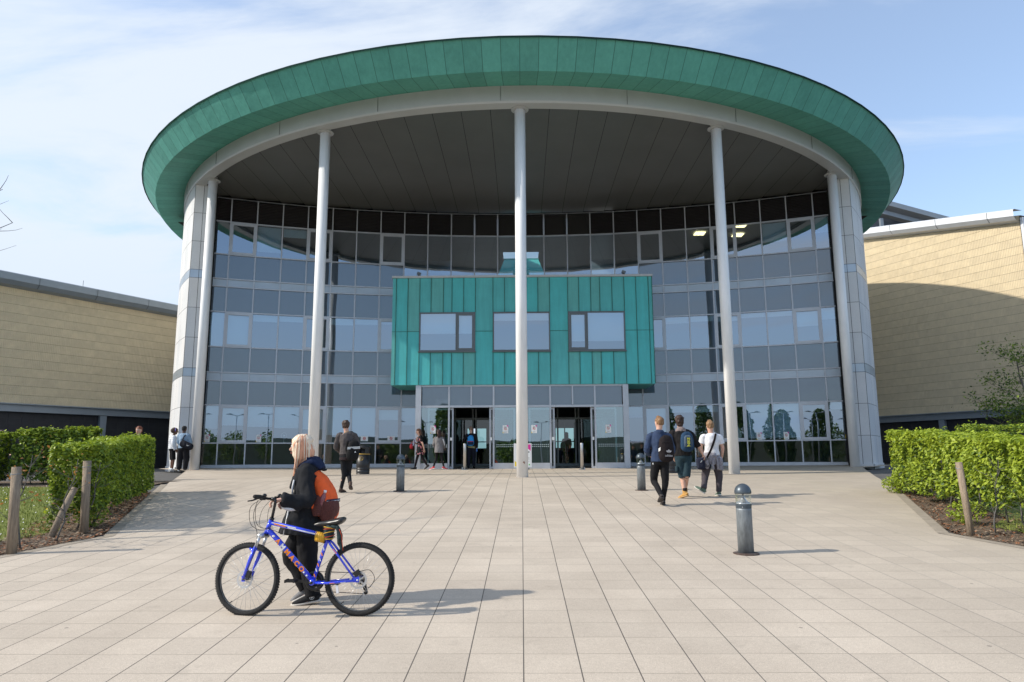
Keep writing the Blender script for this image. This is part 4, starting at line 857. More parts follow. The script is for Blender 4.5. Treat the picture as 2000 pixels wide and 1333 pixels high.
# ---- what stands behind the camera and shows in the glass
def far_side():
    bg = 'trees beyond the car park, mirrored in the glass'
    for i, (x, y, h) in enumerate(((-44, -62, 14), (-40, -64, 11), (-36, -62, 12.5), (-32, -66, 10), (-27, -63, 15), (-24, -60, 13), (-19, -64, 10.5), (-51, -60, 13), (-14, -66, 12), (-48, -64, 10), (-56, -62, 12))):
        root = thing('poplar', (x, y, -.8), 'tall narrow poplar beyond the car park, mirrored in the right-hand glazing', 'tree', bg); m = MB(); m.tube([(0, 0, 0), (0, 0, h * .9)], [.25, .05], 8); m.build('trunk', BARK, root, local=True)
        n = 3600; t = rng.random(n) ** .9; r = 1.75 * np.clip(np.sin(np.clip(t * .93 + .07, 0, 1) * pi), 0, 1) ** .42 * (.5 + .5 * rng.random(n) ** .5); a = rng.random(n) * 6.28; lump = 1 + .25 * np.sin(a * 3 + t * 17 + i)
        C = np.stack([np.cos(a) * r * lump, np.sin(a) * r * lump, h * (.1 + .9 * t)], 1); leaves(C, .27, root, LF, rng.integers(2, 4, n))
    for i in range(16):
        x = -90 + i * 13 + random.uniform(-3, 3); y = -78 + random.uniform(-6, 6); h = random.uniform(5.5, 8.5); root = thing('broadleaf_tree', (x, y, -.8), 'rounded broadleaf tree in the belt beyond the car park, seen in the glass', 'tree', bg)
        m = MB(); m.tube([(0, 0, 0), (0, 0, h * .6)], [.2, .08], 8); m.build('trunk', BARK, root, local=True); n = 1800; q = rng.normal(size=(n, 3)); q /= np.linalg.norm(q, axis=1)[:, None]; q *= (.7 + .3 * rng.random(n))[:, None]
        C = q * [h * .55, h * .55, h * .42] + [0, 0, h * .58]; C += .5 * np.sin(C[:, [1, 2, 0]] * 2.1); leaves(C, .28, root, LF, rng.integers(2, 4, n))
    m = MB(); xs = np.linspace(-400, 400, 60)
    for a, b in zip(xs, xs[1:]):
        ha, hb = [7 + 5 * noise.noise(V((v * .012, 0, 3))) + 2 * noise.noise(V((v * .06, 0, 1))) for v in (a, b)]
        m.quad((a, -150, -2), (b, -150, -2), (b, -190, hb), (a, -190, ha)); m.quad((a, -190, ha), (b, -190, hb), (b, -260, -2), (a, -260, -2))
    struct('hills', m, mat('far_wood', (.028, .04, .024), .95, var=.4, vscale=.12))
    # car park lamps
    for i, (x, y) in enumerate(((-24, -26), (-8, -30), (8, -28), (22, -26), (-15, -48), (3, -50), (19, -47), (34, -50))):
        root = thing('car_park_lamp', (x, y, -.8), 'tall twin-headed lamp post in the car park, mirrored in the glass', 'lamp post', 'car park lamps mirrored in the glazing')
        m = MB(); m.tube([(0, 0, 0), (0, 0, 8)], [.09, .06], 10); m.tube([(-.7, 0, 8.1), (0, 0, 7.95), (.7, 0, 8.1)], .035, 8); m.build('pole', STEEL, root, local=True)
        for s in (-1, 1): h = MB(); h.loft([(s * .6, 0, 8.1), (s * .9, 0, 8.16), (s * 1.35, 0, 8.14)], [(.06, .05), (.16, .08), (.1, .03)], side=(0, 1, 0)); h.build('lamp_head', GREYF, root, local=True)
    # parked cars
    cc = [('dark blue', (.02, .03, .07)), ('black', (.012, .012, .014)), ('silver', (.45, .46, .48)), ('red', (.28, .02, .02)), ('grey', (.12, .125, .13)), ('white', (.7, .7, .7)), ('dark green', (.02, .06, .04)), ('charcoal', (.05, .05, .055))]
    tyre = mat('car_tyre', (.02, .02, .02), .8); cg = mat('car_glass', (.02, .025, .03), .05, spec=.8)
    for i, (nm, c) in enumerate(cc):
        x = -19.5 + i * 5.4; root = thing('parked_car', (x, -23, -.9 + .13), f'{nm} hatchback parked behind the camera, mirrored low in the glazing', 'car', 'parked cars mirrored in the glazing', rz=random.uniform(-.04, .04))
        paint = mat('car_paint', c, .25, .3, coat=.8); m = MB()
        st = [(-2.1, .35, .62, .62), (-2.0, .3, .80, .72), (-1.2, .25, .93, .84), (-.9, .25, .95, .85), (1.3, .25, .98, .85), (1.9, .28, .92, .80), (2.05, .35, .7, .7)]
        m.loft([(a, 0, (b + t_) / 2) for a, b, t_, w in st], [(w, (t_ - b) / 2) for a, b, t_, w in st], side=(0, 1, 0), n=20, flat=.9); b = m.build('body', paint, root, local=True)
        m = MB(); m.loft([(-.95, 0, .93), (-.2, 0, 1.12), (.3, 0, 1.18), (1.3, 0, 1.14), (1.95, 0, .95)], [(.72, .03), (.66, .24), (.64, .27), (.62, .26), (.66, .04)], side=(0, 1, 0), n=20, flat=.7); m.build('windows', cg, root, local=True)
        m = MB(); m.loft([(.0, 0, 1.38), (.5, 0, 1.455), (1.2, 0, 1.42)], [(.5, .02), (.56, .022), (.5, .02)], side=(0, 1, 0), n=16, flat=.7); m.build('roof', paint, root, local=True)
        for wx in (-1.3, 1.3):
            for wy in (-.78, .78):
                m = MB(); m.tube([(wx, wy - .1, .31), (wx, wy + .1, .31)], .31, 24); w = m.build('wheel', tyre, root, local=True)
                m = MB(); m.tube([(wx, wy - .108, .31), (wx, wy + .108, .31)], .19, 16); m.build('rim', STEEL, w, local=True)
        for wy in (-.6, .6): m = MB(); m.sph((-1.98, wy, .66), (.12, .14, .07)); m.build('headlight', GL_CL, root, local=True)
far_side()

# ================================================================ STREET FURNITURE
BOL = mat('bollard_grey', (.20, .225, .245), .5, .35, var=.25, vscale=9, stretch=(3, 3, 1)); BOLD = mat('bollard_cap', (.075, .095, .115), .38, .4, var=.1, vscale=6)
RUST = mat('rusty_plate', (.13, .055, .03), .85, var=.5, vscale=18, var2=(.10, .09, .085)); SILV = mat('spun_reflector', (.75, .76, .78), .25, .7)
def bollard_light():
    r = thing('bollard_light', (2.939, 9.74, gz(9.74)), 'nearest domed bollard light, large and alone on the right of the paving', 'bollard light', 'domed bollard lights on the paving')
    m = MB(); m.lathe([(.168, -.01), (.168, .008), (.16, .012), (.1, .013)], 36, sm=False); m.build('base_plate', RUST, r, local=True)
    m = MB(); m.lathe([(.102, 0), (.101, .56), (.100, .585)], 36); m.build('shaft', BOL, r, local=True)
    m = MB(); m.lathe([(.1015, .585), (.1015, .61), (.104, .612), (.104, .636), (.096, .64)], 36, sm=False); c = m.build('collar', BOLD, r, local=True)
    for a in range(3): k = MB(); k.sph((.102 * cos(a * 2.1 - 2.0), .102 * sin(a * 2.1 - 2.0), .60), .006, 8); k.build('screw', SILV, c, local=True)
    m = MB(); m.lathe([(.094, .64), (.09, .65), (.055, .675), (.03, .705), (.014, .74), (.008, .775)], 32); m.build('reflector_cone', SILV, r, local=True)
    m = MB(); n = 40; vs = [(q * cos(2 * pi * k / n), q * sin(2 * pi * k / n), z) for q, z in ((.1, .64), (.1, .775)) for k in range(n)]; m.add(vs, [(k, (k + 1) % n, n + (k + 1) % n, n + k) for k in range(n)], 0, True); m.build('clear_cylinder', GL_CL, r, local=True)
    m = MB(); m.lathe([(.108, .772), (.110, .785)] + [(.110 * cos(t), .788 + .118 * sin(t)) for t in np.linspace(.08, 1.5, 12)], 40); m.build('dome_cap', BOLD, r, local=True)
    for x, y, lb in ((-3.02, 17.9, 'domed bollard light left of centre, between the walker and the doors'), (2.93, 17.9, 'domed bollard light to the left of the three young men')):
        c = copy_tree(r); c.location = (x, y, gz(y)); c['label'] = lb; c.rotation_euler.z = random.random() * 6
bollard_light()
SS = mat('brushed_steel', (.58, .57, .55), .3, .85)
def steel_bollard():
    r = thing('steel_bollard', (-2.38, 29.8, gz(29.8)), 'slim steel post in front of the left entrance doors', 'bollard', 'slim steel posts at the doors')
    m = MB(); m.lathe([(.062, 0), (.062, 1.06), (.056, 1.075), (.02, 1.08)], 24); m.build('post_tube', SS, r, local=True)
    m = MB(); m.box((.0, 0, .01), (.26, .16, .02)); m.box((-.09, 0, .06), (.05, .1, .1)); m.build('hinge_plate', STEEL, r, local=True)
    c = copy_tree(r); c.location = (2.42, 29.3, gz(29.3)); c['label'] = 'slim steel post in front of the right entrance doors'; c.rotation_euler.z = pi
steel_bollard()
def bins():
    r = thing('litter_bin', (-5.66, 25.6, gz(25.6)), 'round black litter bin with gold ring, beside the man in the grey jacket', 'litter bin', 'round black litter bins')
    bl = mat('bin_plastic', (.018, .018, .019), .42, var=.2, vscale=8); gd = mat('gold_trim', (.50, .33, .08), .4, .5); R_ = .235
    m = MB(); m.lathe([(R_ - .01, 0), (R_, .01), (R_, .03), (R_ - .008, .035), (R_, .06), (R_, .16), (R_ - .01, .165), (R_ - .01, .18), (R_, .185), (R_, .22), (R_ - .008, .225), (R_, .25), (R_, .70)], 40); m.build('bin_body', bl, r, local=True)
    m = MB(); m.lathe([(R_ + .004, .70), (R_ + .008, .705), (R_ + .008, .725), (R_ + .002, .73)], 40); m.build('gold_ring', gd, r, local=True)
    m = MB()      # hood: pillars between the openings, then the domed lid
    for k in range(4):
        a = k * pi / 2 + pi / 4; pts = [(cos(a + t) * R_, sin(a + t) * R_) for t in np.linspace(-.35, .35, 6)]
        for (x0, y0), (x1, y1) in zip(pts, pts[1:]): m.bar(((x0 + x1) / 2, (y0 + y1) / 2, .73), ((x0 + x1) / 2, (y0 + y1) / 2, .93), sqrt((x1 - x0) ** 2 + (y1 - y0) ** 2), .02, up=((x0 + x1) / 2, (y0 + y1) / 2, 0))
    m.lathe([(R_, .92), (R_ + .01, .925), (R_ + .01, .96), (R_ - .02, 1.0), (R_ - .09, 1.03), (.02, 1.045)], 40); m.build('hood', bl, r, local=True)
    m = MB(); m.lathe([(.17, .5), (.17, .9)], 24); m.build('liner', BLACK, r, local=True)
    m = MB(); z = .56; yy = -R_ - .002; n = 20
    for i in range(n): a, b = 2 * pi * i / n, 2 * pi * (i + 1) / n; m.quad(*[(q * cos(t) - .02, yy + .02 * (q * cos(t)) ** 2 * 10, z + q * sin(t)) for q, t in ((.075, a), (.075, b), (.066, b), (.066, a))])
    m.sph((-.035, yy, z + .035), (.011, .003, .012), 8); m.bar((-.035, yy, z + .02), (-.028, yy, z - .02), .016, .003, up=(0, 1, 0)); m.bar((-.03, yy, z + .015), (.01, yy, z + .005), .007, .003, up=(0, 1, 0)); m.bar((-.03, yy, z - .02), (-.045, yy, z - .055), .008, .003, up=(0, 1, 0)); m.bar((-.026, yy, z - .02), (-.012, yy, z - .055), .008, .003, up=(0, 1, 0)); m.box((.02, yy, z - .03), (.022, .004, .045)); m.build('litter_emblem', gd, r, local=True)
    c = copy_tree(r); c.location = (5.2, 25.4, gz(25.4)); c['label'] = 'black litter bin half hidden behind the three young men'
bins()
def banner():
    r = thing('pavement_sign', (.02, 29.9, gz(29.9)), 'white upright pavement sign with pink corner behind the central column', 'sign', rz=0)
    m = MB(); m.box((0, 0, .58), (.74, .05, .98)); m.build('sign_frame', WHITE, r, local=True)
    m = MB(); y = -.028
    def q(x0, x1, z0, z1, mi): m.quad((x0, y, z0), (x1, y, z0), (x1, y, z1), (x0, y, z1), mi)
    q(-.33, .33, .13, 1.03, 0); y = -.030; m.add([(.33, y, 1.03), (.0, y, 1.03), (.33, y, .76)], [(0, 1, 2)], 1); m.add([(-.33, y, .13), (.0, y, .13), (-.33, y, .35)], [(0, 1, 2)], 3)
    for i, z in enumerate((.72, .69, .48, .45, .40, .33)): q(-.2, .28, z, z + (.02 if i < 2 else .008), 2)
    m.sph((.27, y, .2), (.03, .004, .03), 10, 4); m.build('poster', [PAPER, PINK, INK, YEL, GREEN], r, local=True)
    m = MB(); m.loft([(-.28, 0, .04), (0, 0, .05), (.28, 0, .04)], [(.13, .035), (.15, .045), (.13, .035)], side=(0, 1, 0)); m.bar((0, 0, .05), (0, 0, .12), .1, .04, up=(0, 1, 0)); m.build('weighted_base', STEEL, r, local=True)
banner()

# ================================================================ PEOPLE
def fabric(name, c, rough=.85, var=.12): return mat(name, c, rough, var=var, vscale=14, bump=.25, bscale=260, spec=.2)
SKIN = mat('skin_fair', (.60, .36, .27), .5, sub=.15, var=.05, vscale=20); SKIN_D = mat('skin_dark', (.16, .075, .045), .5, var=.06, vscale=20); SKIN_B = mat('skin_brown', (.10, .05, .032), .5, var=.06, vscale=20)
def HAIR(name, c, c2=None): return mat(name, c, .45, var=.35, vscale=60, bump=.6, bscale=90, stretch=(1, 1, .12), spec=.4, var2=c2)
EYEW = mat('eye_white', (.7, .68, .65), .3); IRIS = mat('iris', (.03, .025, .02), .3); LIP = mat('lip', (.45, .15, .13), .5)
def a3(v): return np.array(v, float)
def folds(amp, f=9., s=1.): return lambda c, n: amp * (noise.noise(V((c.x * f * s, c.y * f * s, c.z * f * .55))) + .5 * noise.noise(V((c.x * f * 2.3, c.y * f * 2.3, c.z * f * 1.6 + 5))))
UP = np.array([0, 0, 1.])
class Fig:
    def __init__(s, base, J, label, skin=SKIN, b=1., face=None, vox=.009, group=None):
        s.J = {k: a3(v) for k, v in J.items()}; J = s.J; s.b = b; s.vox = vox; s.skin = skin
        s.root = thing('person', base, label, 'person', group)
        s.sv = nrm((J['shR'] - J['shL']) * [1, 1, 0]); s.fw = np.cross(UP, s.sv); s.face = nrm(face) if face is not None else s.fw
        s.sc = (J['shL'] + J['shR']) / 2; s.hc = (J['hpL'] + J['hpR']) / 2; s.top = J['top']
        s.hd = np.array([J['hd'][0], J['hd'][1], s.top[2] - .118])
        s.fs = np.cross(s.face, UP)
    def torso(s, mb, e=0., z0=None, flare=0., neck=True):
        hc, sc, b = s.hc, s.sc, s.b; P = []; R = []
        def ring(t, a, d, dz=0): P.append(hc + (sc - hc) * t + UP * dz); R.append((a * b + e, d * b + e))
        L = sc[2] - hc[2]
        if z0 is None: ring(0, .10, .08, -.07); ring(0, .160, .112, .0)
        else:
            dz = z0 - hc[2]
            if dz < -.02: ring(0, .165 + flare, .12 + flare, dz); ring(0, .165 + flare * .4, .12 + flare * .4, dz * .35)
            elif dz > .12: ring(dz / L, .15, .11)
            else: ring(0, .162, .115, dz)
        if z0 is None or z0 - hc[2] < .12: ring(.25, .152, .108)
        ring(.5, .135, .10); ring(.75, .158, .115); ring(.95, .165, .10); ring(1.0, .138, .088, .042)
        if neck: P.append(s.sc * .45 + s.J['nk'] * .55 + UP * .03); R.append((.072 + e * .6, .068 + e * .6))
        mb.loft(P, R, side=s.sv, n=22, sub=4)
    def arm(s, mb, side, r=(.05, .04, .028), e=0., to=2, frac=1.):
        J = s.J; sh, el = J['sh' + side], J['el' + side]; wr = J['wr' + side]; inn = sh + (s.sc - sh) * .3
        if to == 2: pts = [inn, sh, el, el + (wr - el) * frac]; rr = [r[0] * .95, r[0] * .93, r[1], r[2]]
        else: pts = [inn, sh, sh + (el - sh) * frac]; rr = [r[0] * .95, r[0] * .95, r[1]]
        pts2 = [pts[0], pts[1]] + ([pts[1] + (pts[2] - pts[1]) * .5, pts[2]] if len(pts) > 2 else []) + pts[3:]; rr2 = [rr[0], rr[1], (rr[1] + rr[2]) / 2, rr[2]] + rr[3:]
        mb.loft(pts2, [x * s.b + e for x in rr2], side=s.fw, n=14, sub=3)
    def leg(s, mb, side, r=(.085, .055, .05, .036), e=0., frac=1., hip=.03):
        J = s.J; h, k, a = J['hp' + side], J['kn' + side], J['an' + side]; end = k + (a - k) * frac
        pts = [h + UP * hip, h + (k - h) * .5, k, k + (end - k) * .4, end]; mb.loft(pts, [x * s.b + e for x in (r[0], (r[0] + r[1]) / 2, r[1], r[2], r[3])], side=s.sv, n=16, sub=3)
    def foot_axes(s, side):
        A = s.J['an' + side]; T = s.J['to' + side]; at = nrm(T - A); up = nrm(UP - at * at.dot(UP)) if abs(at[2]) < .98 else nrm(-s.fw)
        th = radians(22); d = cos(th) * at + sin(th) * up; u = nrm(up - d * up.dot(d)); return A, d, u
    def hand(s, mb, side, dirv=None, palm=None, curl=.6, sc=1.):
        J = s.J; wr = J['wr' + side]; el = J['el' + side]; d = nrm(dirv if dirv is not None else wr - el)
        pn = nrm(palm if palm is not None else (s.hc - wr) * [1, 1, 0]); pn = nrm(pn - d * pn.dot(d)); q = np.cross(d, pn); thumb = s.fw if palm is None else None
        if thumb is not None and q.dot(thumb) < 0: q = -q     # q points to the thumb side
        elif palm is not None and side == 'L': q = -q
        mb.loft([wr - d * .02, wr + d * .03, wr + d * .085], [(.026 * sc, .019 * sc), (.037 * sc, .016 * sc), (.038 * sc, .013 * sc)], side=q, n=12, sub=2)
        for i, (o, ln) in enumerate(((.028, .070), (.010, .078), (-.009, .073), (-.027, .058))):
            p = wr + d * .080 + q * o * sc; pts = [p]; ang = 0
            for j, f in enumerate((.42, .33, .25)): ang += curl * (.75 + .1 * i); dd = d * cos(ang) + pn * sin(ang); p = p + dd * ln * f * sc; pts.append(p)
            mb.loft(pts, [.0098 * sc, .0090 * sc, .0084 * sc, .0070 * sc], side=q, n=8, sub=2)
        p0 = wr + d * .02 + q * .024 * sc; p1 = p0 + (d * .5 + q * .7 + pn * .35) * .035; p2 = p1 + nrm(d + q * .25 + pn * .6) * .032; p3 = p2 + nrm(d + pn * 1.0) * .024
        mb.loft([p0, p1, p2, p3], [.014 * sc, .0125 * sc, .0105 * sc, .0085 * sc], side=pn, n=8, sub=2)
    def body(s, arms=True, hands=('L', 'R'), hk=None, female=False):
        mb = MB(); J = s.J; h = s.hd; f = s.face; k = s.fs
        R_ = [(-.118, .024, .030, .058), (-.098, .046, .050, .038), (-.06, .066, .077, .016), (-.02, .076, .091, .004), (.02, .080, .098, .0), (.06, .077, .092, -.004), (.095, .053, .066, -.006), (.113, .02, .028, -.006)]
        mb.loft([h + UP * z + f * o for z, a, b_, o in R_], [(a, b_) for z, a, b_, o in R_], side=k, n=22, sub=3)
        mb.loft([h + f * .090 + UP * .018, h + f * .100 - UP * .008, h + f * .113 - UP * .028, h + f * .088 - UP * .038], [.007, .009, .0125, .009], side=k, n=8, sub=2)
        for sg in (-1, 1): mb.loft([h + k * sg * .070 - UP * .035 - f * .005, h + k * sg * .079 - UP * .005 - f * .012, h + k * sg * .078 + UP * .022 - f * .01], [(.009, .012), (.01, .017), (.006, .010)], side=k, n=8, sub=2)
        mb.loft([h + f * .075 - UP * .062, h + f * .088 - UP * .064], [(.024, .012), (.018, .006)], side=k, n=10, sub=2)
        nb = s.sc + UP * .02; mb.loft([nb, (nb + h) / 2 - UP * .02 - f * .005, h - UP * .04 - f * .012], [.074, .062 if not female else .050, .062 if not female else .052], side=k, n=16)
        s.torso(mb, -.006, neck=False)
        for sd in 'LR':
            s.arm(mb, sd, e=-.002)
            if sd in hands: s.hand(mb, sd, **((hk or {}).get(sd, {})))
            s.leg(mb, sd); A, d, u = s.foot_axes(sd); mb.loft([A, A - u * .03 + d * .02, A - u * .06 + d * .08, A - u * .065 + d * .16], [(.036, .036), (.038, .034), (.04, .022), (.036, .014)], side=s.sv, n=12)
        sculpt('body', mb, min(s.vox, .007), s.skin, s.root, sm=2)
        for sg in (-1, 1):
            m = MB(); e = h + f * .083 + k * sg * .031 + UP * .006; m.sph(e, .0125, 10); o = m.build('eye', EYEW, s.root, local=True); m = MB(); m.sph(e + f * .0075, .0072, 8); m.build('iris', IRIS, o, local=True)
        m = MB(); m.loft([h + f * .093 - UP * .062 - k * .022, h + f * .1005 - UP * .061, h + f * .093 - UP * .062 + k * .022], [.004, .006, .004], side=UP, n=8); m.build('mouth', LIP, s.root, local=True)
    def shoe(s, side, m_up, m_sole, hi=.0, name='shoe', big=1.):
        A, d, u = s.foot_axes(side); lat = np.cross(d, u); mb = MB(); b0 = A - u * .080
        mb.loft([b0 - d * .062 + u * .035, b0 - d * .05 + u * .04, b0 + d * .02 + u * .045, b0 + d * .10 + u * .035, b0 + d * .16 + u * .027, b0 + d * .205 + u * .022], [(.02 * big, .03), (.036 * big, .045), (.040 * big, .045), (.045 * big, .034), (.043 * big, .026), (.022, .014)], side=lat, n=16)
        mb.loft([b0 + u * .03 - d * .01, A - u * (.01 - hi) - d * .004, A + u * (.015 + hi)], [.042 * big, .042 * big, .043 * big], side=lat, n=14)
        o = sculpt(name, mb, .008, m_up, s.root, sm=2)
        mb = MB(); mb.loft([b0 - d * .068 + u * .012, b0 - d * .055 + u * .012, b0 + d * .03 + u * .012, b0 + d * .11 + u * .012, b0 + d * .17 + u * .013, b0 + d * .215 + u * .015], [(.016, .014), (.038 * big, .016), (.040 * big, .015), (.048 * big, .015), (.046 * big, .015), (.02, .012)], side=lat, n=16, flat=.4)
        mb.build('sole', m_sole, o, local=True); return o
    def shoes(s, m_up, m_sole, **k): s.shoe('L', m_up, m_sole, **k); s.shoe('R', m_up, m_sole, **k)
    def top_(s, name, m, e=.022, hem=None, sleeve=2, frac=.97, cuff=.034, flare=0., amp=.010, r=(.056, .047, .036), extra=None, collar=True):
        mb = MB(); s.torso(mb, e, z0=hem, flare=flare)
        for sd in 'LR': s.arm(mb, sd, r=r, e=e * .45, to=sleeve, frac=frac)
        if extra: extra(mb)
        o = sculpt(name, mb, s.vox, m, s.root, sm=2, disp=folds(amp)); return o
    def trousers(s, name, m, r=(.10, .072, .066, .055), frac=1., amp=.008, waist=.10, e=.0, seat=.012):
        mb = MB(); mb.loft([s.hc - UP * .09, s.hc - UP * .02, s.hc + UP * .05, s.hc + UP * waist], [(.11 * s.b, .085 * s.b), (.165 * s.b + seat, .118 * s.b + seat), (.162 * s.b + seat, .115 * s.b + seat), (.152 * s.b + seat, .108 * s.b + seat)], side=s.sv, n=20)
        for sd in 'LR': s.leg(mb, sd, r=r, e=e, frac=frac)
        return sculpt(name, mb, s.vox, m, s.root, sm=2, disp=folds(amp, 8))
    def hair_cap(s, m, z0=-.02, thick=.012, back=-.075, extra=None, amp=.006, f=45, vox=.0075, name='hair', rough=None):
        mb = MB(); h = s.hd; fd = s.face; k = s.fs; t = thick
        mb.loft([h + UP * (.03) - fd * .012, h + UP * .062 - fd * .010, h + UP * .095 - fd * .008, h + UP * (.116 + t * .6) - fd * .006], [(.080 + t * .6, .094 + t * .6), (.078 + t, .093 + t), (.060 + t, .072 + t), (.024 + t, .034 + t)], side=k, n=20)
        mb.loft([h + UP * back - fd * .045, h + UP * (back / 2) - fd * .042, h + UP * .02 - fd * .030, h + UP * .06 - fd * .02], [(.048 + t * .5, .040 + t * .5), (.070 + t * .6, .056 + t), (.080 + t * .7, .068 + t), (.078 + t * .6, .074 + t)], side=k, n=20)
        if extra: extra(mb, h, fd, k)
        return sculpt(name, mb, vox, m, s.root, sm=1, disp=lambda c, n: amp * noise.noise(V((c.x * f, c.y * f, c.z * f * .35))) + amp * .4 * noise.noise(c * f * 2))
# waist-tied, hoods, etc. are added per figure as "extra" shapes

def pack(name, loc, w, d, h, outward, label, mats, parts, group=None):
    """rounded bag whose back rests on the wearer; local x = along the back, y = outward, z = up"""
    ang = atan2(outward[1], outward[0]) + pi / 2 ; root = thing(name, loc, label, parts.get('cat', 'backpack'), group, rz=ang)   # local -y is outward
    tl = parts.get('tilt', 0.); root.rotation_euler.y = tl
    mb = MB(); mb.loft([(0, -d * .40, -h / 2), (0, -d * .5, -h * .42), (0, -d * .52, -h * .1), (0, -d * .45, h * .2), (0, -d * .38, h * .40), (0, -d * .3, h / 2)], [(w * .34, d * .3), (w * .48, d * .48), (w * .5, d * .52), (w * .46, d * .47), (w * .36, d * .38), (w * .14, d * .14)], side=(1, 0, 0), n=24, sub=4, flat=.55)
    sculpt('bag_body', mb, .010, mats[0], root, sm=3, disp=folds(.006, 12)); return root
def straps(root, pts_list, m, w=.045, name='shoulder_strap'):
    M = root.matrix_basis.copy().inverted() if False else (Matrix.Translation(root.location) @ root.rotation_euler.to_matrix().to_4x4()).inverted()
    for pts in pts_list:
        mb = MB(); P = [M @ V(p) for p in pts]; mb.loft([tuple(p) for p in P], [(w / 2, .007)] * len(P), side=tuple(M.to_3x3() @ V((1, .0, .0))), n=8, sub=5); mb.build(name, m, root, local=True)
def W3(fig, p): return tuple(V(fig.root.location) + V(tuple(p)))

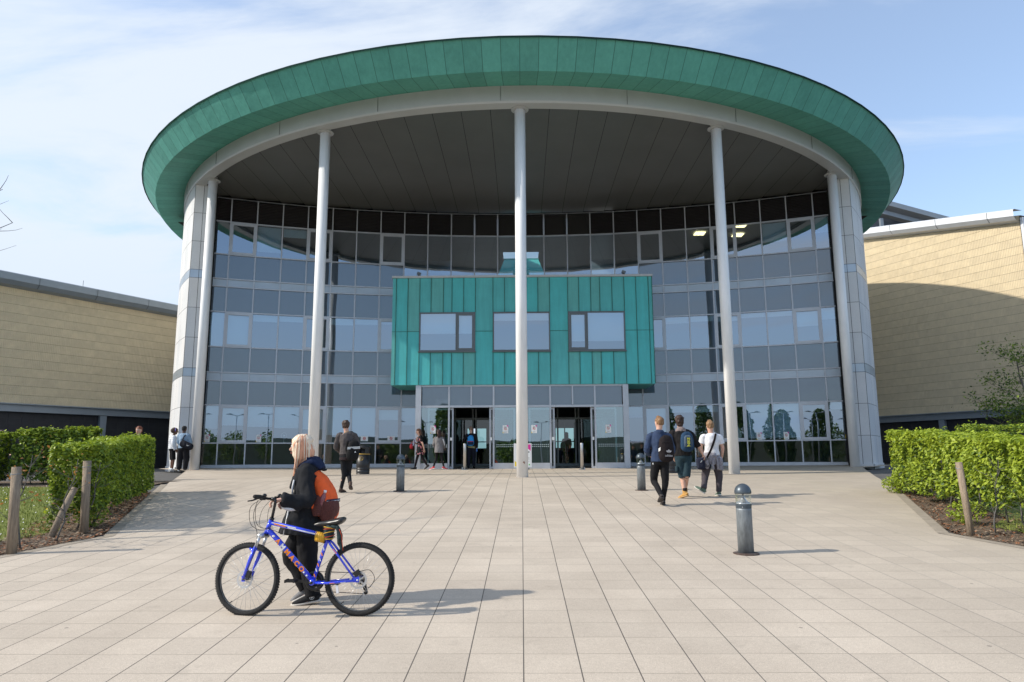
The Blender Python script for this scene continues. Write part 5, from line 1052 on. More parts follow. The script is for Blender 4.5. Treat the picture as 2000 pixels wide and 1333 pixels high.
# ---------------- the woman with the bicycle
def woman():
    J = dict(top=(-.035, 0, 1.635), hd=(-.065, 0, 1.5), nk=(-.02, 0, 1.36), shL=(.045, -.155, 1.265), shR=(-.02, .155, 1.265), elL=(.095, -.27, .985), wrL=(-.12, -.38, 1.012), elR=(-.02, .22, 1.0), wrR=(-.2, .16, .95),
             hpL=(.045, -.085, .83), hpR=(.015, .085, .83), knR=(-.14, .08, .44), anR=(.02, .08, .135), toR=(-.10, .08, -.005), knL=(.075, -.08, .43), anL=(.13, -.07, .09), toL=(.0, -.09, .012))
    F = Fig((-2.185, 7.3, gz(7.3)), J, 'woman with blonde and peach hair, black coat and orange backpack, pushing a blue bicycle', b=.98, face=(-1, -.05, -.02), vox=.0085)
    F.body(female=True, hk={'L': dict(dirv=(-.97, -.15, -.12), palm=(-.1, 0, -1), curl=.85, sc=1.05)})
    bl = fabric('coat_black', (.014, .015, .018)); navy = fabric('hood_navy', (.012, .022, .06)); tr = fabric('trouser_black', (.011, .011, .013)); wt = mat('reflective_piping', (.62, .63, .65), .5)
    def coat(mb):
        mb.loft([(.055, -.01, 1.24), (.045, -.01, 1.05), (.0, 0, .85), (-.015, 0, .66)], [(.205, .135), (.20, .15), (.215, .19), (.235, .235)], side=(0, 1, 0), n=24, sub=5)
        mb.loft([(-.02, 0, 1.28), (-.10, 0, 1.2), (-.13, 0, 1.1)], [(.10, .05), (.10, .04), (.1, .03)], side=(0, 1, 0), n=14)
    F.top_('coat', bl, e=.03, hem=.72, r=(.072, .064, .052), amp=.017, extra=coat)
    m = MB(); m.loft([(-.07, -.345, 1.002), (-.115, -.377, 1.010), (-.125, -.384, 1.011)], [.050, .048, .044], side=(0, 0, 1), n=16); m.build('cuff', bl, F.root, local=True)
    m = MB(); m.loft([(.03, -.285, .93), (-.05, -.325, .925), (-.12, -.36, .94)], [(.022, .004), (.026, .05), (.01, .03)], side=(0, 0, 1), n=10); m.build('reflective_patch', wt, F.root, local=True)
    m = MB(); m.tube([(-.075, -.155, 1.19), (-.085, -.165, 1.12), (-.085, -.165, 1.05)], .010, 6); m.tube([(-.115, -.165, .89), (-.13, -.18, .76), (-.14, -.19, .66)], .010, 6); m.build('reflective_piping', wt, F.root, local=True)
    mb = MB(); mb.loft([(-.09, 0, 1.26), (-.03, 0, 1.31), (.05, 0, 1.36), (.11, 0, 1.345), (.16, 0, 1.29)], [(.06, .03), (.115, .055), (.125, .06), (.11, .05), (.07, .03)], side=(0, 1, 0), n=16, sub=4)
    mb.loft([(-.02, 0, 1.29), (.0, 0, 1.38), (.01, 0, 1.42)], [(.105, .095), (.085, .085), (.074, .075)], side=(0, 1, 0), n=18); sculpt('hood', mb, .009, navy, F.root, disp=folds(.012, 14))
    m = MB(); m.sph((.185, -.03, 1.285), (.03, .04, .014), 10); m.build('hood_toggle', bl, F.root, local=True)
    F.trousers('trousers', tr, r=(.118, .098, .088, .082), amp=.012, waist=.05, frac=1.04)
    cv = fabric('canvas_dark', (.018, .018, .02)); sl_ = mat('sole_cream', (.55, .51, .46), .7)
    o = F.shoe('L', cv, sl_); F.shoe('R', fabric('canvas_grey', (.20, .20, .21)), mat('sole_white', (.62, .60, .57), .7))
    A, d, u = F.foot_axes('L'); m = MB(); c = A - u * .02 + np.array([0, -.044, 0]); n = 18
    for r0, r1 in ((.0, .012), (.020, .024)):
        for i in range(n): a, b = 2 * pi * i / n, 2 * pi * (i + 1) / n; m.quad(*[tuple(c + np.array([q * cos(t), -.002, q * sin(t)])) for q, t in ((r1, a), (r1, b), (max(r0, .001), b), (max(r0, .001), a))])
    m.build('ankle_patch', wt, o, local=True)
    hb = mat('hair_blonde', (.80, .63, .45), .45, var=.18, vscale=60, bump=.4, bscale=90, stretch=(1, 1, .12), spec=.4, var2=(.90, .76, .60)); hp = HAIR('hair_peach', (.80, .34, .19), (.90, .48, .30))
    def ex(mb, h, f, k):
        for sg in (-1, 1):
            mb.loft([h + UP * .075 + k * sg * .045, h + k * sg * .078 + UP * .02 + f * .01, h + k * sg * .086 - UP * .08 - f * .005, h + k * sg * .082 - UP * .17 - f * .035], [(.03, .05), (.026, .062), (.022, .066), (.012, .050)], side=k, n=12, sub=4)
            mb.loft([h + UP * .07 + f * .03 + k * sg * .035, h + k * sg * .074 + UP * .0 + f * .022, h + k * sg * .080 - UP * .10 + f * .022, h + k * sg * .076 - UP * .20 + f * .022, h + k * sg * .072 - UP * .27 + f * .045], [(.02, .02), (.016, .022), (.015, .022), (.013, .020), (.006, .008)], side=k, n=10, sub=4)
        mb.loft([h + UP * .06 - f * .06, h - UP * .04 - f * .092, h - UP * .12 - f * .088, h - UP * .175 - f * .075], [(.06, .04), (.082, .04), (.08, .036), (.06, .022)], side=k, n=16, sub=4)
    o = F.hair_cap([hb, hp], thick=.014, extra=ex, amp=.006, f=60, back=-.1)
    h = F.hd; f = F.face; k = F.fs; mb = MB()
    for p in o.data.polygons:
        c = p.center; p.material_index = 1 if noise.noise(V((c.x * 34, c.y * 34, c.z * 5))) - (c.z - h[2] + .02) * 2.6 > .10 else 0
    st = MB()
    for i in range(230):
        th = random.uniform(-1.85, 1.85); a_ = pi + th; dr = -f * cos(th) + k * sin(th); fr_ = min(1, abs(th) / 1.85); e_ = random.uniform(-.006, .010)
        p0 = h + UP * .124 - f * .01 + dr * .02; p1 = h + UP * .085 + dr * (.080 + e_); p2 = h + dr * (.102 + e_) - UP * .01; p3 = h + dr * (.108 + e_ * 1.5) - UP * (.10 + random.uniform(0, .02)); L_ = random.uniform(.135, .18) + (.08 if fr_ > .82 else 0); p4 = h + dr * (.095 + e_ * 2) - UP * L_ + f * (.012 if fr_ > .82 else 0)
        st.loft([p0, p1, p2, p3, p4], [.0035, .005, .005, .0045, .0015], side=(0, 0, 1), n=5, sub=3, mi=1 if random.random() < .42 + .25 * fr_ else 0)
    st.build('hair_strands', [hb, hp], F.root, local=True)
    for sg in (-1, 1): mb.loft([h + k * sg * .084 - UP * .02 + f * .022, h + k * sg * .095 - UP * .10 + f * .016, h + k * sg * .090 - UP * .20 + f * .018, h + k * sg * .082 - UP * .265 + f * .035, h + k * sg * .078 - UP * .30 + f * .055], [(.006, .012), (.010, .022), (.011, .024), (.008, .016), (.003, .004)], side=k, n=10, sub=4)
    sculpt('hair_underlayer', mb, .006, hp, F.root, sm=1, disp=lambda c, n: .004 * noise.noise(V((c.x * 70, c.y * 70, c.z * 20))))
    # orange drawstring backpack with mesh pocket and bottle
    og = fabric('bag_orange', (.88, .13, .03), .6); me = mat('mesh_maroon', (.10, .028, .022), .8, var=.4, vscale=90)
    bagc = V((-2.185 + .222, 7.27, gz(7.3) + 1.035)); root = thing('backpack', bagc, 'orange backpack with dark mesh pockets worn by the woman pushing the bicycle', 'backpack')
    mb = MB(); mb.loft([(-.135, 0, .27), (-.10, 0, .20), (-.05, 0, .10), (-.01, 0, -.02), (.015, 0, -.13), (.0, 0, -.20), (-.03, 0, -.235)], [(.05, .018), (.115, .05), (.135, .085), (.14, .108), (.14, .115), (.12, .10), (.05, .05)], side=(0, 1, 0), n=24, sub=5, flat=.3)
    sculpt('bag_body', mb, .009, og, root, sm=3, disp=folds(.010, 11))
    mb = MB(); mb.loft([(.035, -.03, -.05), (.035, -.03, -.13), (.018, -.03, -.195), (.0, -.02, -.215)], [(.125, .088), (.128, .098), (.108, .088), (.07, .06)], side=(0, 1, 0), n=24, sub=4, flat=.3); sculpt('mesh_pocket', mb, .009, me, root, sm=2, disp=folds(.006, 14))
    mb = MB(); mb.loft([(-.06, -.115, .0), (-.055, -.13, -.10), (-.05, -.12, -.19)], [(.03, .05), (.042, .06), (.03, .05)], side=(0, 1, 0), n=16); mb.build('bottle_pocket', me, root, local=True)
    mb = MB()
    for off, mi in ((0, 0), (.011, 1), (-.011, 1)): mb.tube([(.035, -.137, -.055 + off), (.075, -.122, -.052 + off), (.108, -.075, -.05 + off), (.122, 0, -.05 + off), (.115, .06, -.05 + off)], .0065, 6, mi=mi)
    mb.build('pocket_trim', [wt, navy], root, local=True)
    straps(root, [[W3(F, (.045, -.165, 1.30)), W3(F, (.055, -.185, 1.30)), W3(F, (.085, -.20, 1.25)), W3(F, (.115, -.205, 1.08)), W3(F, (.13, -.19, .93)), W3(F, (.18, -.12, .84))]], og, .035)
    bt = thing('drink_bottle', (-2.185 + .175, 7.145, gz(7.3) + .86), 'reddish plastic bottle in the side pocket of the orange backpack', 'bottle'); bt.rotation_euler.y = radians(16)
    m = MB(); m.lathe([(.03, 0), (.033, .01), (.033, .15), (.026, .18), (.014, .205), (.013, .22)], 20); m.build('bottle_body', mat('bottle_plastic', (.24, .07, .08), .15, spec=.6), bt, local=True)
    m = MB(); m.lathe([(.0155, .213), (.0155, .235), (.012, .237)], 16); m.build('bottle_cap', PAPER, bt, local=True)
woman()

def bicycle():
    B = thing('bicycle', (-1.497, 6.81, gz(6.81)), 'bright blue mountain bicycle with orange lettering, pushed by the blonde woman', 'bicycle', rz=radians(-3.0)); B.rotation_euler.y = radians(-.3)
    blue = mat('frame_blue', (.02, .055, .75), .22, coat=1.0); bk = mat('bike_black', (.012, .012, .013), .4); rub = mat('tyre_rubber', (.018, .018, .019), .8, bump=.9, bscale=140); al = mat('rim_alloy', (.62, .63, .64), .3, .6); ch = mat('chain_steel', (.16, .15, .14), .35, .8)
    org_ = mat('decal_orange', (.85, .25, .02), .4); wh = mat('decal_white', (.75, .75, .78), .4)
    P = lambda x, z, y=0: V((x, y, z))
    rear, bb, stt, hb, ht = P(-.01, .327), P(-.447, .300), P(-.318, .695), P(-.915, .734), P(-.867, .862); ax = (ht - hb).normalized()
    def part(name, m_, mt, par=B): return m_.build(name, mt, par, local=True)
    m = MB(); m.tube([hb - ax * .0, ht], .021, 14); m.tube([P(-.872, .835), P(-.60, .775), P(-.335, .715)], [.020, .019, .017], 14); m.tube([P(-.902, .775), P(-.865, .745), P(-.80, .680), P(-.447, .305)], [.024, .025, .025, .023], 14); m.tube([bb, stt, P(-.303, .735)], .0165, 14)
    m.tube([P(-.447, .30, -.04), P(-.447, .30, .04)], .027, 14)
    for s in (-1, 1):
        m.tube([P(-.322, .690, s * .012), P(-.28, .64, s * .045), P(-.045, .345, s * .062)], [.010, .011, .009], 10); m.tube([P(-.43, .296, s * .025), P(-.30, .298, s * .055), P(-.02, .322, s * .062)], [.012, .011, .010], 10); m.box((-.025, s * .062, .332), (.055, .006, .05))
    part('frame', m, blue)
    m = MB(); dx = nrm((.445, 0, -.47)); c0 = P(-.632, .503); X = V((dx[0], 0, dx[2])); Yv = V((-dx[2], 0, dx[0]))
    for i, chh in enumerate("AMMACO"):
        p = P(-.80, .682).lerp(P(-.52, .384), (i + .3) / 6.0) + V((0, -.027, 0)); text_into(m, chh, .062, frame_M(p, X, Yv), .0015, 0 if i != 1 else 1, .0025)
    for t, w in ((.0, .03), (.92, .02), (1.0, .02)): p = P(-.83, .715).lerp(P(-.50, .36), t) + V((0, -.0265, 0)); m.sph(p, (w * .5, .003, w * .4), 10, 1)
    part('lettering', m, [org_, wh]); m = MB()
    m.bar(P(-.855, .838, -.0205), P(-.62, .786, -.0200), .008, .002, up=(0, 1, 0), mi=1); m.bar(P(-.83, .826, -.0215), P(-.72, .801, -.021), .012, .002, up=(0, 1, 0), mi=0); m.bar(P(-.70, .792, -.0205), P(-.36, .716, -.0185), .010, .002, up=(0, 1, 0), mi=1)
    part('top_tube_stripe', m, [org_, wh]); m = MB()
    for i in range(6): p = P(-.43, .36).lerp(P(-.335, .645), i / 6.) + V((0, -.0175, 0)); m.box(p, (.010, .002, .03), ry=-.33, mi=i % 2)
    part('seat_tube_decal', m, [org_, wh]); m = MB()
    for i in range(3): p = P(-.25, .602).lerp(P(-.12, .44), i / 3.) + V((0, -.0585, 0)); m.bar(p, p + V((.035, -.0005, -.043)), .007, .002, up=(0, 1, 0), mi=i % 2)
    m.bar(P(-.27, .2985, -.0665), P(-.22, .302, -.066), .006, .002, up=(0, 1, 0), mi=0); m.bar(P(-.17, .307, -.067), P(-.12, .311, -.0685), .006, .002, up=(0, 1, 0), mi=1)
    part('stay_decal', m, [org_, wh])
    def wheel(hub, M=None, name='wheel', disc_side=-1):
        w = bpy.data.objects.new(name, None); COL.objects.link(w); w.parent = B; R_ = .327; n = 96
        def ring(rr, tr, mt, nm, seg=72, tn=12, knob=False):
            mm = MB(); mm.tube([(hub.x + rr * cos(t), 0, hub.z + rr * sin(t)) for t in np.linspace(0, 2 * pi, seg + 1)[:-1]], tr, tn, closed=True)
            if knob:
                for i in range(84):
                    t = 2 * pi * i / 84
                    for yy in (-.016, 0, .016): tt = t + (.03 if yy == 0 else 0); mm.box((hub.x + (rr + .0265 - abs(yy) * .25) * cos(tt), yy, hub.z + (rr + .0265 - abs(yy) * .25) * sin(tt)), (.006, .010, .012), ry=-tt)
            if M: mm.xf(M)
            return mm.build(nm, mt, w, local=True)
        ring(R_ - .027, .0255, rub, 'tyre', knob=True)
        mm = MB(); n = 72; prof = ((.276, -.010), (.276, .010), (.292, .013), (.292, -.013)); vs = []; fs = []
        for i in range(n):
            t = 2 * pi * i / n
            for r_, y_ in prof: vs.append((hub.x + r_ * cos(t), y_, hub.z + r_ * sin(t)))
        for i in range(n):
            j = (i + 1) % n
            for k in range(4): fs.append((i * 4 + k, i * 4 + (k + 1) % 4, j * 4 + (k + 1) % 4, j * 4 + k))
        mm.add(vs, fs); 
        if M: mm.xf(M)
        mm.build('rim', al, w, local=True)
        mm = MB()
        for i in range(32):
            t = 2 * pi * i / 32; y = .03 * (1 if i % 2 else -1); tt = t + (.5 if i % 4 < 2 else -.5); mm.tube([(hub.x + .022 * cos(tt), y, hub.z + .022 * sin(tt)), (hub.x + .28 * cos(t), 0, hub.z + .28 * sin(t))], .0011, 4)
        if M: mm.xf(M)
        mm.build('spokes', al, w, local=True)
        mm = MB(); mm.tube([(hub.x, -.05, hub.z), (hub.x, .05, hub.z)], .018, 14); mm.tube([(hub.x, -.075, hub.z), (hub.x, .075, hub.z)], .007, 10)
        if M: mm.xf(M)
        mm.build('hub', al, w, local=True)
        mm = MB(); n = 40; yd = -.045; vs = []; fs = []
        for r_ in (.062, .080):
            for i in range(n): t = 2 * pi * i / n; rr = r_ + (.003 if (i % 4 < 2 and r_ > .07) else 0); vs.append((hub.x + rr * cos(t), yd, hub.z + rr * sin(t)))
        fs = [(i, (i + 1) % n, n + (i + 1) % n, n + i) for i in range(n)]; mm.add(vs, fs)
        for i in range(6): t = i * pi / 3; mm.bar((hub.x + .015 * cos(t), yd, hub.z + .015 * sin(t)), (hub.x + .064 * cos(t + .5), yd, hub.z + .064 * sin(t + .5)), .008, .002, up=(0, 1, 0))
        if M: mm.xf(M)
        mm.build('disc_rotor', al, w, local=True)
        mm = MB(); t = radians(232); mm.tube([(hub.x + .283 * cos(t), 0, hub.z + .283 * sin(t)), (hub.x + .245 * cos(t + .05), -.004, hub.z + .245 * sin(t + .05))], .004, 6)
        if M: mm.xf(M)
        mm.build('valve', bk, w, local=True)
        return w
    SM = Matrix.Translation(hb) @ Matrix.Rotation(radians(-9), 4, ax) @ Matrix.Translation(-hb)
    wheel(rear); fh = P(-1.072, .327); wheel(fh, SM)
    m = MB()          # fork lowers
    for s in (-1, 1): m.tube([P(-.975, .615, s * .062), P(-1.02, .50, s * .064), P(-1.073, .335, s * .066)], [.0185, .018, .014], 12)
    m.tube([P(-.985, .575, -.06), P(-1.045, .60, -.03), P(-1.045, .60, .03), P(-.985, .575, .06)], .012, 8); m.box(P(-1.072, .335, -.067), (.03, .012, .05)); m.box(P(-1.072, .335, .067), (.03, .012, .05)); m.xf(SM); part('fork_legs', m, blue)
    m = MB()
    for s in (-1, 1): m.tube([P(-.943, .705, s * .058), P(-.975, .615, s * .062)], .0145, 12)
    m.loft([P(-.945, .712, -.07), P(-.935, .722, 0), P(-.945, .712, .07)], [(.022, .028), (.028, .024), (.022, .028)], side=(0, 0, 1), n=12); m.xf(SM); part('fork_crown', m, al)
    m = MB(); m.tube([hb + ax * -.012, hb + ax * .004], .024, 12); m.tube([ht, ht + ax * .02], .023, 12); part('headset', m, bk)
    m = MB(); st = ht + ax * .02; s1 = P(-.838, 1.02); m.tube([st, s1, P(-.842, 1.055)], .0135, 12); m.tube([P(-.842, 1.045), P(-.885, 1.055)], .016, 12); m.xf(SM); part('stem', m, bk)
    m = MB(); m.tube([P(-.865, 1.075, -.31), P(-.885, 1.065, -.14), P(-.89, 1.055, -.04), P(-.89, 1.055, .04), P(-.885, 1.065, .14), P(-.865, 1.075, .31)], .0125, 12); m.xf(SM); hbar = part('handlebar', m, bk)
    for s in (-1, 1):
        m = MB(); m.tube([P(-.872, 1.072, s * .20), P(-.87, 1.073, s * .21), P(-.866, 1.075, s * .31), P(-.865, 1.075, s * .318)], [.017, .019, .0185, .016], 14); m.xf(SM); part('grip', m, rub)
        m = MB(); m.tube([P(-.885, 1.068, s * .16), P(-.925, 1.058, s * .17), P(-.945, 1.04, s * .22), P(-.945, 1.035, s * .29)], [.012, .009, .007, .006], 8); m.box(P(-.895, 1.06, s * .13), (.045, .03, .035)); m.sph(P(-.875, 1.085, s * .135), (.02, .025, .018)); m.xf(SM); part('brake_lever', m, bk)
    m = MB()
    for pts in ([P(-.93, 1.05, -.15), P(-1.02, .98, -.13), P(-1.03, .84, -.09), P(-.97, .775, -.04), P(-.86, .775, -.03), P(-.76, .74, -.03)], [P(-.92, 1.05, -.12), P(-.98, .98, -.10), P(-.985, .85, -.07), P(-.94, .79, -.04), P(-.84, .80, -.028)], [P(-.92, 1.05, .13), P(-1.0, .95, .10), P(-.99, .82, .02), P(-.91, .785, -.03), P(-.83, .79, -.028)], [P(-.91, 1.05, .16), P(-.945, .95, .12), P(-.93, .84, .06), P(-.90, .80, .03)], [P(-.935, 1.05, -.17), P(-1.0, .9, -.1), P(-.965, .72, -.075), P(-1.0, .52, -.085), P(-1.045, .42, -.075)]):
        m.loft([tuple(p) for p in pts], [.0026] * len(pts), side=(0, 1, 0), n=5, sub=5)
    part('cables', m, bk)
    m = MB(); m.box(P(-1.035, .375, -.055), (.05, .035, .06), ry=.3); m.tube([P(-1.072, .327, -.085), P(-1.0, .335, -.09)], .006, 8); m.xf(SM); part('front_caliper', m, bk)
    m = MB(); m.box(P(-.02, .385, -.05), (.055, .035, .05), ry=-.6); m.loft([tuple(p) for p in (P(.0, .40, -.05), P(.09, .41, -.03), P(.125, .33, .02), P(.08, .25, .05), P(.05, .245, .055))], [.003] * 5, side=(0, 1, 0), n=5, sub=6); part('rear_caliper', m, bk)
    # saddle, post
    m = MB(); m.loft([P(-.452, .812), P(-.40, .822), P(-.31, .828), P(-.22, .845), P(-.175, .862), P(-.155, .862)], [(.012, .010), (.026, .020), (.042, .028), (.078, .034), (.080, .024), (.03, .010)], side=(0, 1, 0), n=20, sub=4); part('saddle', m, mat('saddle_vinyl', (.02, .02, .021), .32))
    m = MB(); m.tube([P(-.303, .735), P(-.282, .805)], .0135, 12); m.box(P(-.28, .802), (.06, .04, .02)); part('seatpost', m, bk)
    # drivetrain
    m = MB(); n = 44
    for rr, yy in ((.088, .045), (.068, .038)):
        vs = [(bb.x + (r_ + (.003 if i % 2 and r_ > .05 else 0)) * cos(2 * pi * i / n), yy, bb.z + (r_ + (.003 if i % 2 and r_ > .05 else 0)) * sin(2 * pi * i / n)) for r_ in (rr - .02, rr) for i in range(n)]; m.add(vs, [(i, (i + 1) % n, n + (i + 1) % n, n + i) for i in range(n)])
    m.tube([(bb.x + .07 * cos(t), .05, bb.z + .07 * sin(t)) for t in np.linspace(0, 2 * pi, 30)[:-1]], .022, 8, closed=True); part('chainring', m, bk)
    ca = V((-.985, 0, .17)).normalized(); m = MB(); m.bar(bb + V((0, -.055, 0)), bb + V((0, -.065, 0)) + ca * .17, .022, .012, up=(0, 1, 0)); m.bar(bb + V((0, .06, 0)), bb + V((0, .07, 0)) - ca * .17, .022, .012, up=(0, 1, 0)); m.tube([bb + V((0, -.07, 0)), bb + V((0, .07, 0))], .012, 10); part('crank', m, bk)
    for s, q in ((-1, bb + ca * .17), (1, bb - ca * .17)):
        m = MB(); c = q + V((0, s * .115, 0)); m.box(c, (.075, .085, .018)); m.box(c + V((-.04, 0, 0)), (.012, .085, .026)); m.box(c + V((.04, 0, 0)), (.012, .085, .026)); m.tube([q + V((0, s * .065, 0)), c], .007, 8); part('pedal', m, bk)
    m = MB(); yc = .045
    def cassette(r_, y_): m.tube([(rear.x + r_ * cos(t), y_, rear.z + r_ * sin(t)) for t in np.linspace(0, 2 * pi, 26)[:-1]], .004, 5, closed=True)
    for i in range(6): cassette(.052 - .005 * i, .03 + .004 * i)
    part('cassette', m, ch)
    m = MB(); pl, pl2 = P(.02, .262, .05), P(.035, .20, .05)
    m.tube([P(bb.x, bb.z + .088, yc), P(-.01, .327 + .045, yc)], .0042, 5); m.tube([P(bb.x, bb.z - .088, yc), P(.03, .188, yc)], .0042, 5); part('chain', m, ch)
    m = MB(); m.loft([P(.0, .31, .06), P(.02, .262, .06), P(.038, .20, .055)], [(.014, .008), (.02, .01), (.014, .008)], side=(1, 0, 0), n=8); m.tube([P(.02, .262, .045), P(.02, .262, .062)], .022, 12); m.tube([P(.038, .20, .045), P(.038, .20, .06)], .020, 12); part('rear_derailleur', m, bk)
    m = MB(); m.box((-.20, -.055, .245), (.022, .008, .07), ry=-.15); part('reflector', m, wh)
    m = MB(); m.box((-.965, -.02, .47), (.014, .006, .16), ry=.5, mi=0); part('spoke_reflector', m, wh)
    # yellow tape roll and patterned scarf tied round the post
    t = thing('tape_roll', V(B.location) + V((-.385, -.0, .70)), 'yellow roll wrapped on the bicycle top tube in front of the seat post', 'roll'); m = MB(); m.tube([(-.04, 0, .01), (.04, 0, -.01)], .045, 20)
    for i in range(5): m.tube([(-.04 + i * .018, .0455 * cos(a), .01 - i * .0045 + .0455 * sin(a)) for a in np.linspace(0, 2 * pi, 21)[:-1]], .0025, 5, closed=True)
    m.build('wrapped_tape', mat('tape_yellow', (.62, .34, .02), .5, var=.12, vscale=12), t, local=True)
    s_ = thing('scarf', V(B.location) + V((-.30, 0, .75)), 'dark tartan scarf tied under the bicycle saddle, one end hanging', 'scarf'); sc_ = mat('scarf_cloth', (.012, .02, .04), .9, var=.6, vscale=40, var2=(.02, .05, .05)); st_ = [mat('scarf_yellow', (.7, .42, .04), .8), mat('scarf_red', (.5, .06, .02), .8)]
    mb = MB(); mb.loft([(-.02, 0, -.065), (-.012, 0, -.02), (.0, 0, .03), (.01, 0, .055)], [(.045, .04), (.048, .046), (.046, .045), (.03, .03)], side=(1, 0, 0), n=16); mb.loft([(.02, -.02, .05), (.075, -.035, .04), (.10, -.04, -.02), (.105, -.035, -.09), (.125, -.03, -.17)], [(.02, .02), (.024, .018), (.026, .014), (.028, .01), (.012, .005)], side=(1, 0, 0), n=12, sub=4)
    sculpt('scarf_wrap', mb, .007, sc_, s_, sm=1, disp=folds(.007, 30))
    for j, (dz, mi) in enumerate(((-.05, 0), (-.035, 1), (-.005, 0), (.02, 1), (.035, 0))):
        m = MB(); m.tube([(-.006 + .051 * cos(a), .049 * sin(a), dz + .012 * sin(a * 1.0 + j)) for a in np.linspace(0, 2 * pi, 19)[:-1]], .0035, 5, closed=True); m.build('stripe', st_[mi], s_, local=True)
    m = MB(); m.tube([(.10, -.056, .03), (.124, -.054, -.03), (.130, -.048, -.10), (.136, -.038, -.165)], .003, 5); m.build('stripe', st_[1], s_, local=True)
bicycle()

# ---------------- people nearer the building
def walker():
    J = dict(top=(-.045, 0, 1.745), hd=(-.045, -.0, 1.6), nk=(-.03, 0, 1.46), shL=(-.20, 0, 1.38), shR=(.175, 0, 1.38), elL=(-.285, .06, 1.10), wrL=(-.20, .27, .98), elR=(.25, .06, 1.10), wrR=(.14, .27, .98),
             hpL=(-.08, 0, .86), hpR=(.08, 0, .86), knR=(.035, .10, .45), anR=(.165, -.22, .20), toR=(.15, -.06, .075), knL=(-.055, .02, .44), anL=(-.125, .05, .09), toL=(-.075, .21, .012))
    F = Fig((-4.298, 17.6, gz(17.6)), J, 'man walking away in charcoal denim jacket and black jeans, black bag on his right shoulder', b=.98)
    F.body(hands=('L', 'R')); j = fabric('jacket_charcoal', (.085, .075, .075)); F.top_('jacket', j, e=.03, hem=.92, r=(.066, .056, .045), amp=.014)
    F.top_('shirt_tail', fabric('shirt_dark', (.03, .02, .022)), e=.018, hem=.78, sleeve=1, frac=.3, amp=.008)
    mb = MB(); mb.loft([F.sc + UP * .05, F.sc + UP * .10], [(.085, .075), (.068, .066)], side=F.sv, n=18); mb.build('collar', fabric('collar_tan', (.36, .24, .13)), F.root, local=True)
    F.trousers('jeans', fabric('jeans_black', (.014, .015, .018)), r=(.094, .063, .052, .043)); bt = mat('suede_brown', (.09, .055, .04), .9); F.shoes(bt, mat('sole_brown', (.05, .035, .03), .8), hi=.05, name='ankle_boot')
    F.hair_cap(HAIR('hair_brown', (.04, .022, .014), (.09, .05, .03)), thick=.018, amp=.016, f=34, back=-.07)
    base = V(F.root.location); blk = fabric('bag_black', (.012, .012, .013)); b = pack('shoulder_bag', base + V((.185, -.12, 1.03)), .30, .17, .46, (.25, -1), 'black sports rucksack with three white stripes slung on the walking man', [blk], dict(cat='backpack', tilt=.12), None)
    m = MB()
    for i in range(3): m.bar((-.15, -.165 - .0, -.0 + i * .020), (.145, -.165, .05 + i * .020), .012, .008, up=(0, 1, 0))
    m.build('white_stripes', PAPER, b, local=True); m = MB(); m.add([(.03, -.178, -.06), (.07, -.178, -.06), (.05, -.178, -.025)], [(0, 1, 2)]); m.build('emblem', PAPER, b, local=True)
    straps(b, [[base + V((.10, -.09, 1.30)), base + V((.125, -.05, 1.43)), base + V((.14, .06, 1.40)), base + V((.16, .12, 1.2))], [base + V((.05, -.14, 1.25)), base + V((.02, -.16, 1.05)), base + V((.07, -.14, .86))]], blk)
walker()
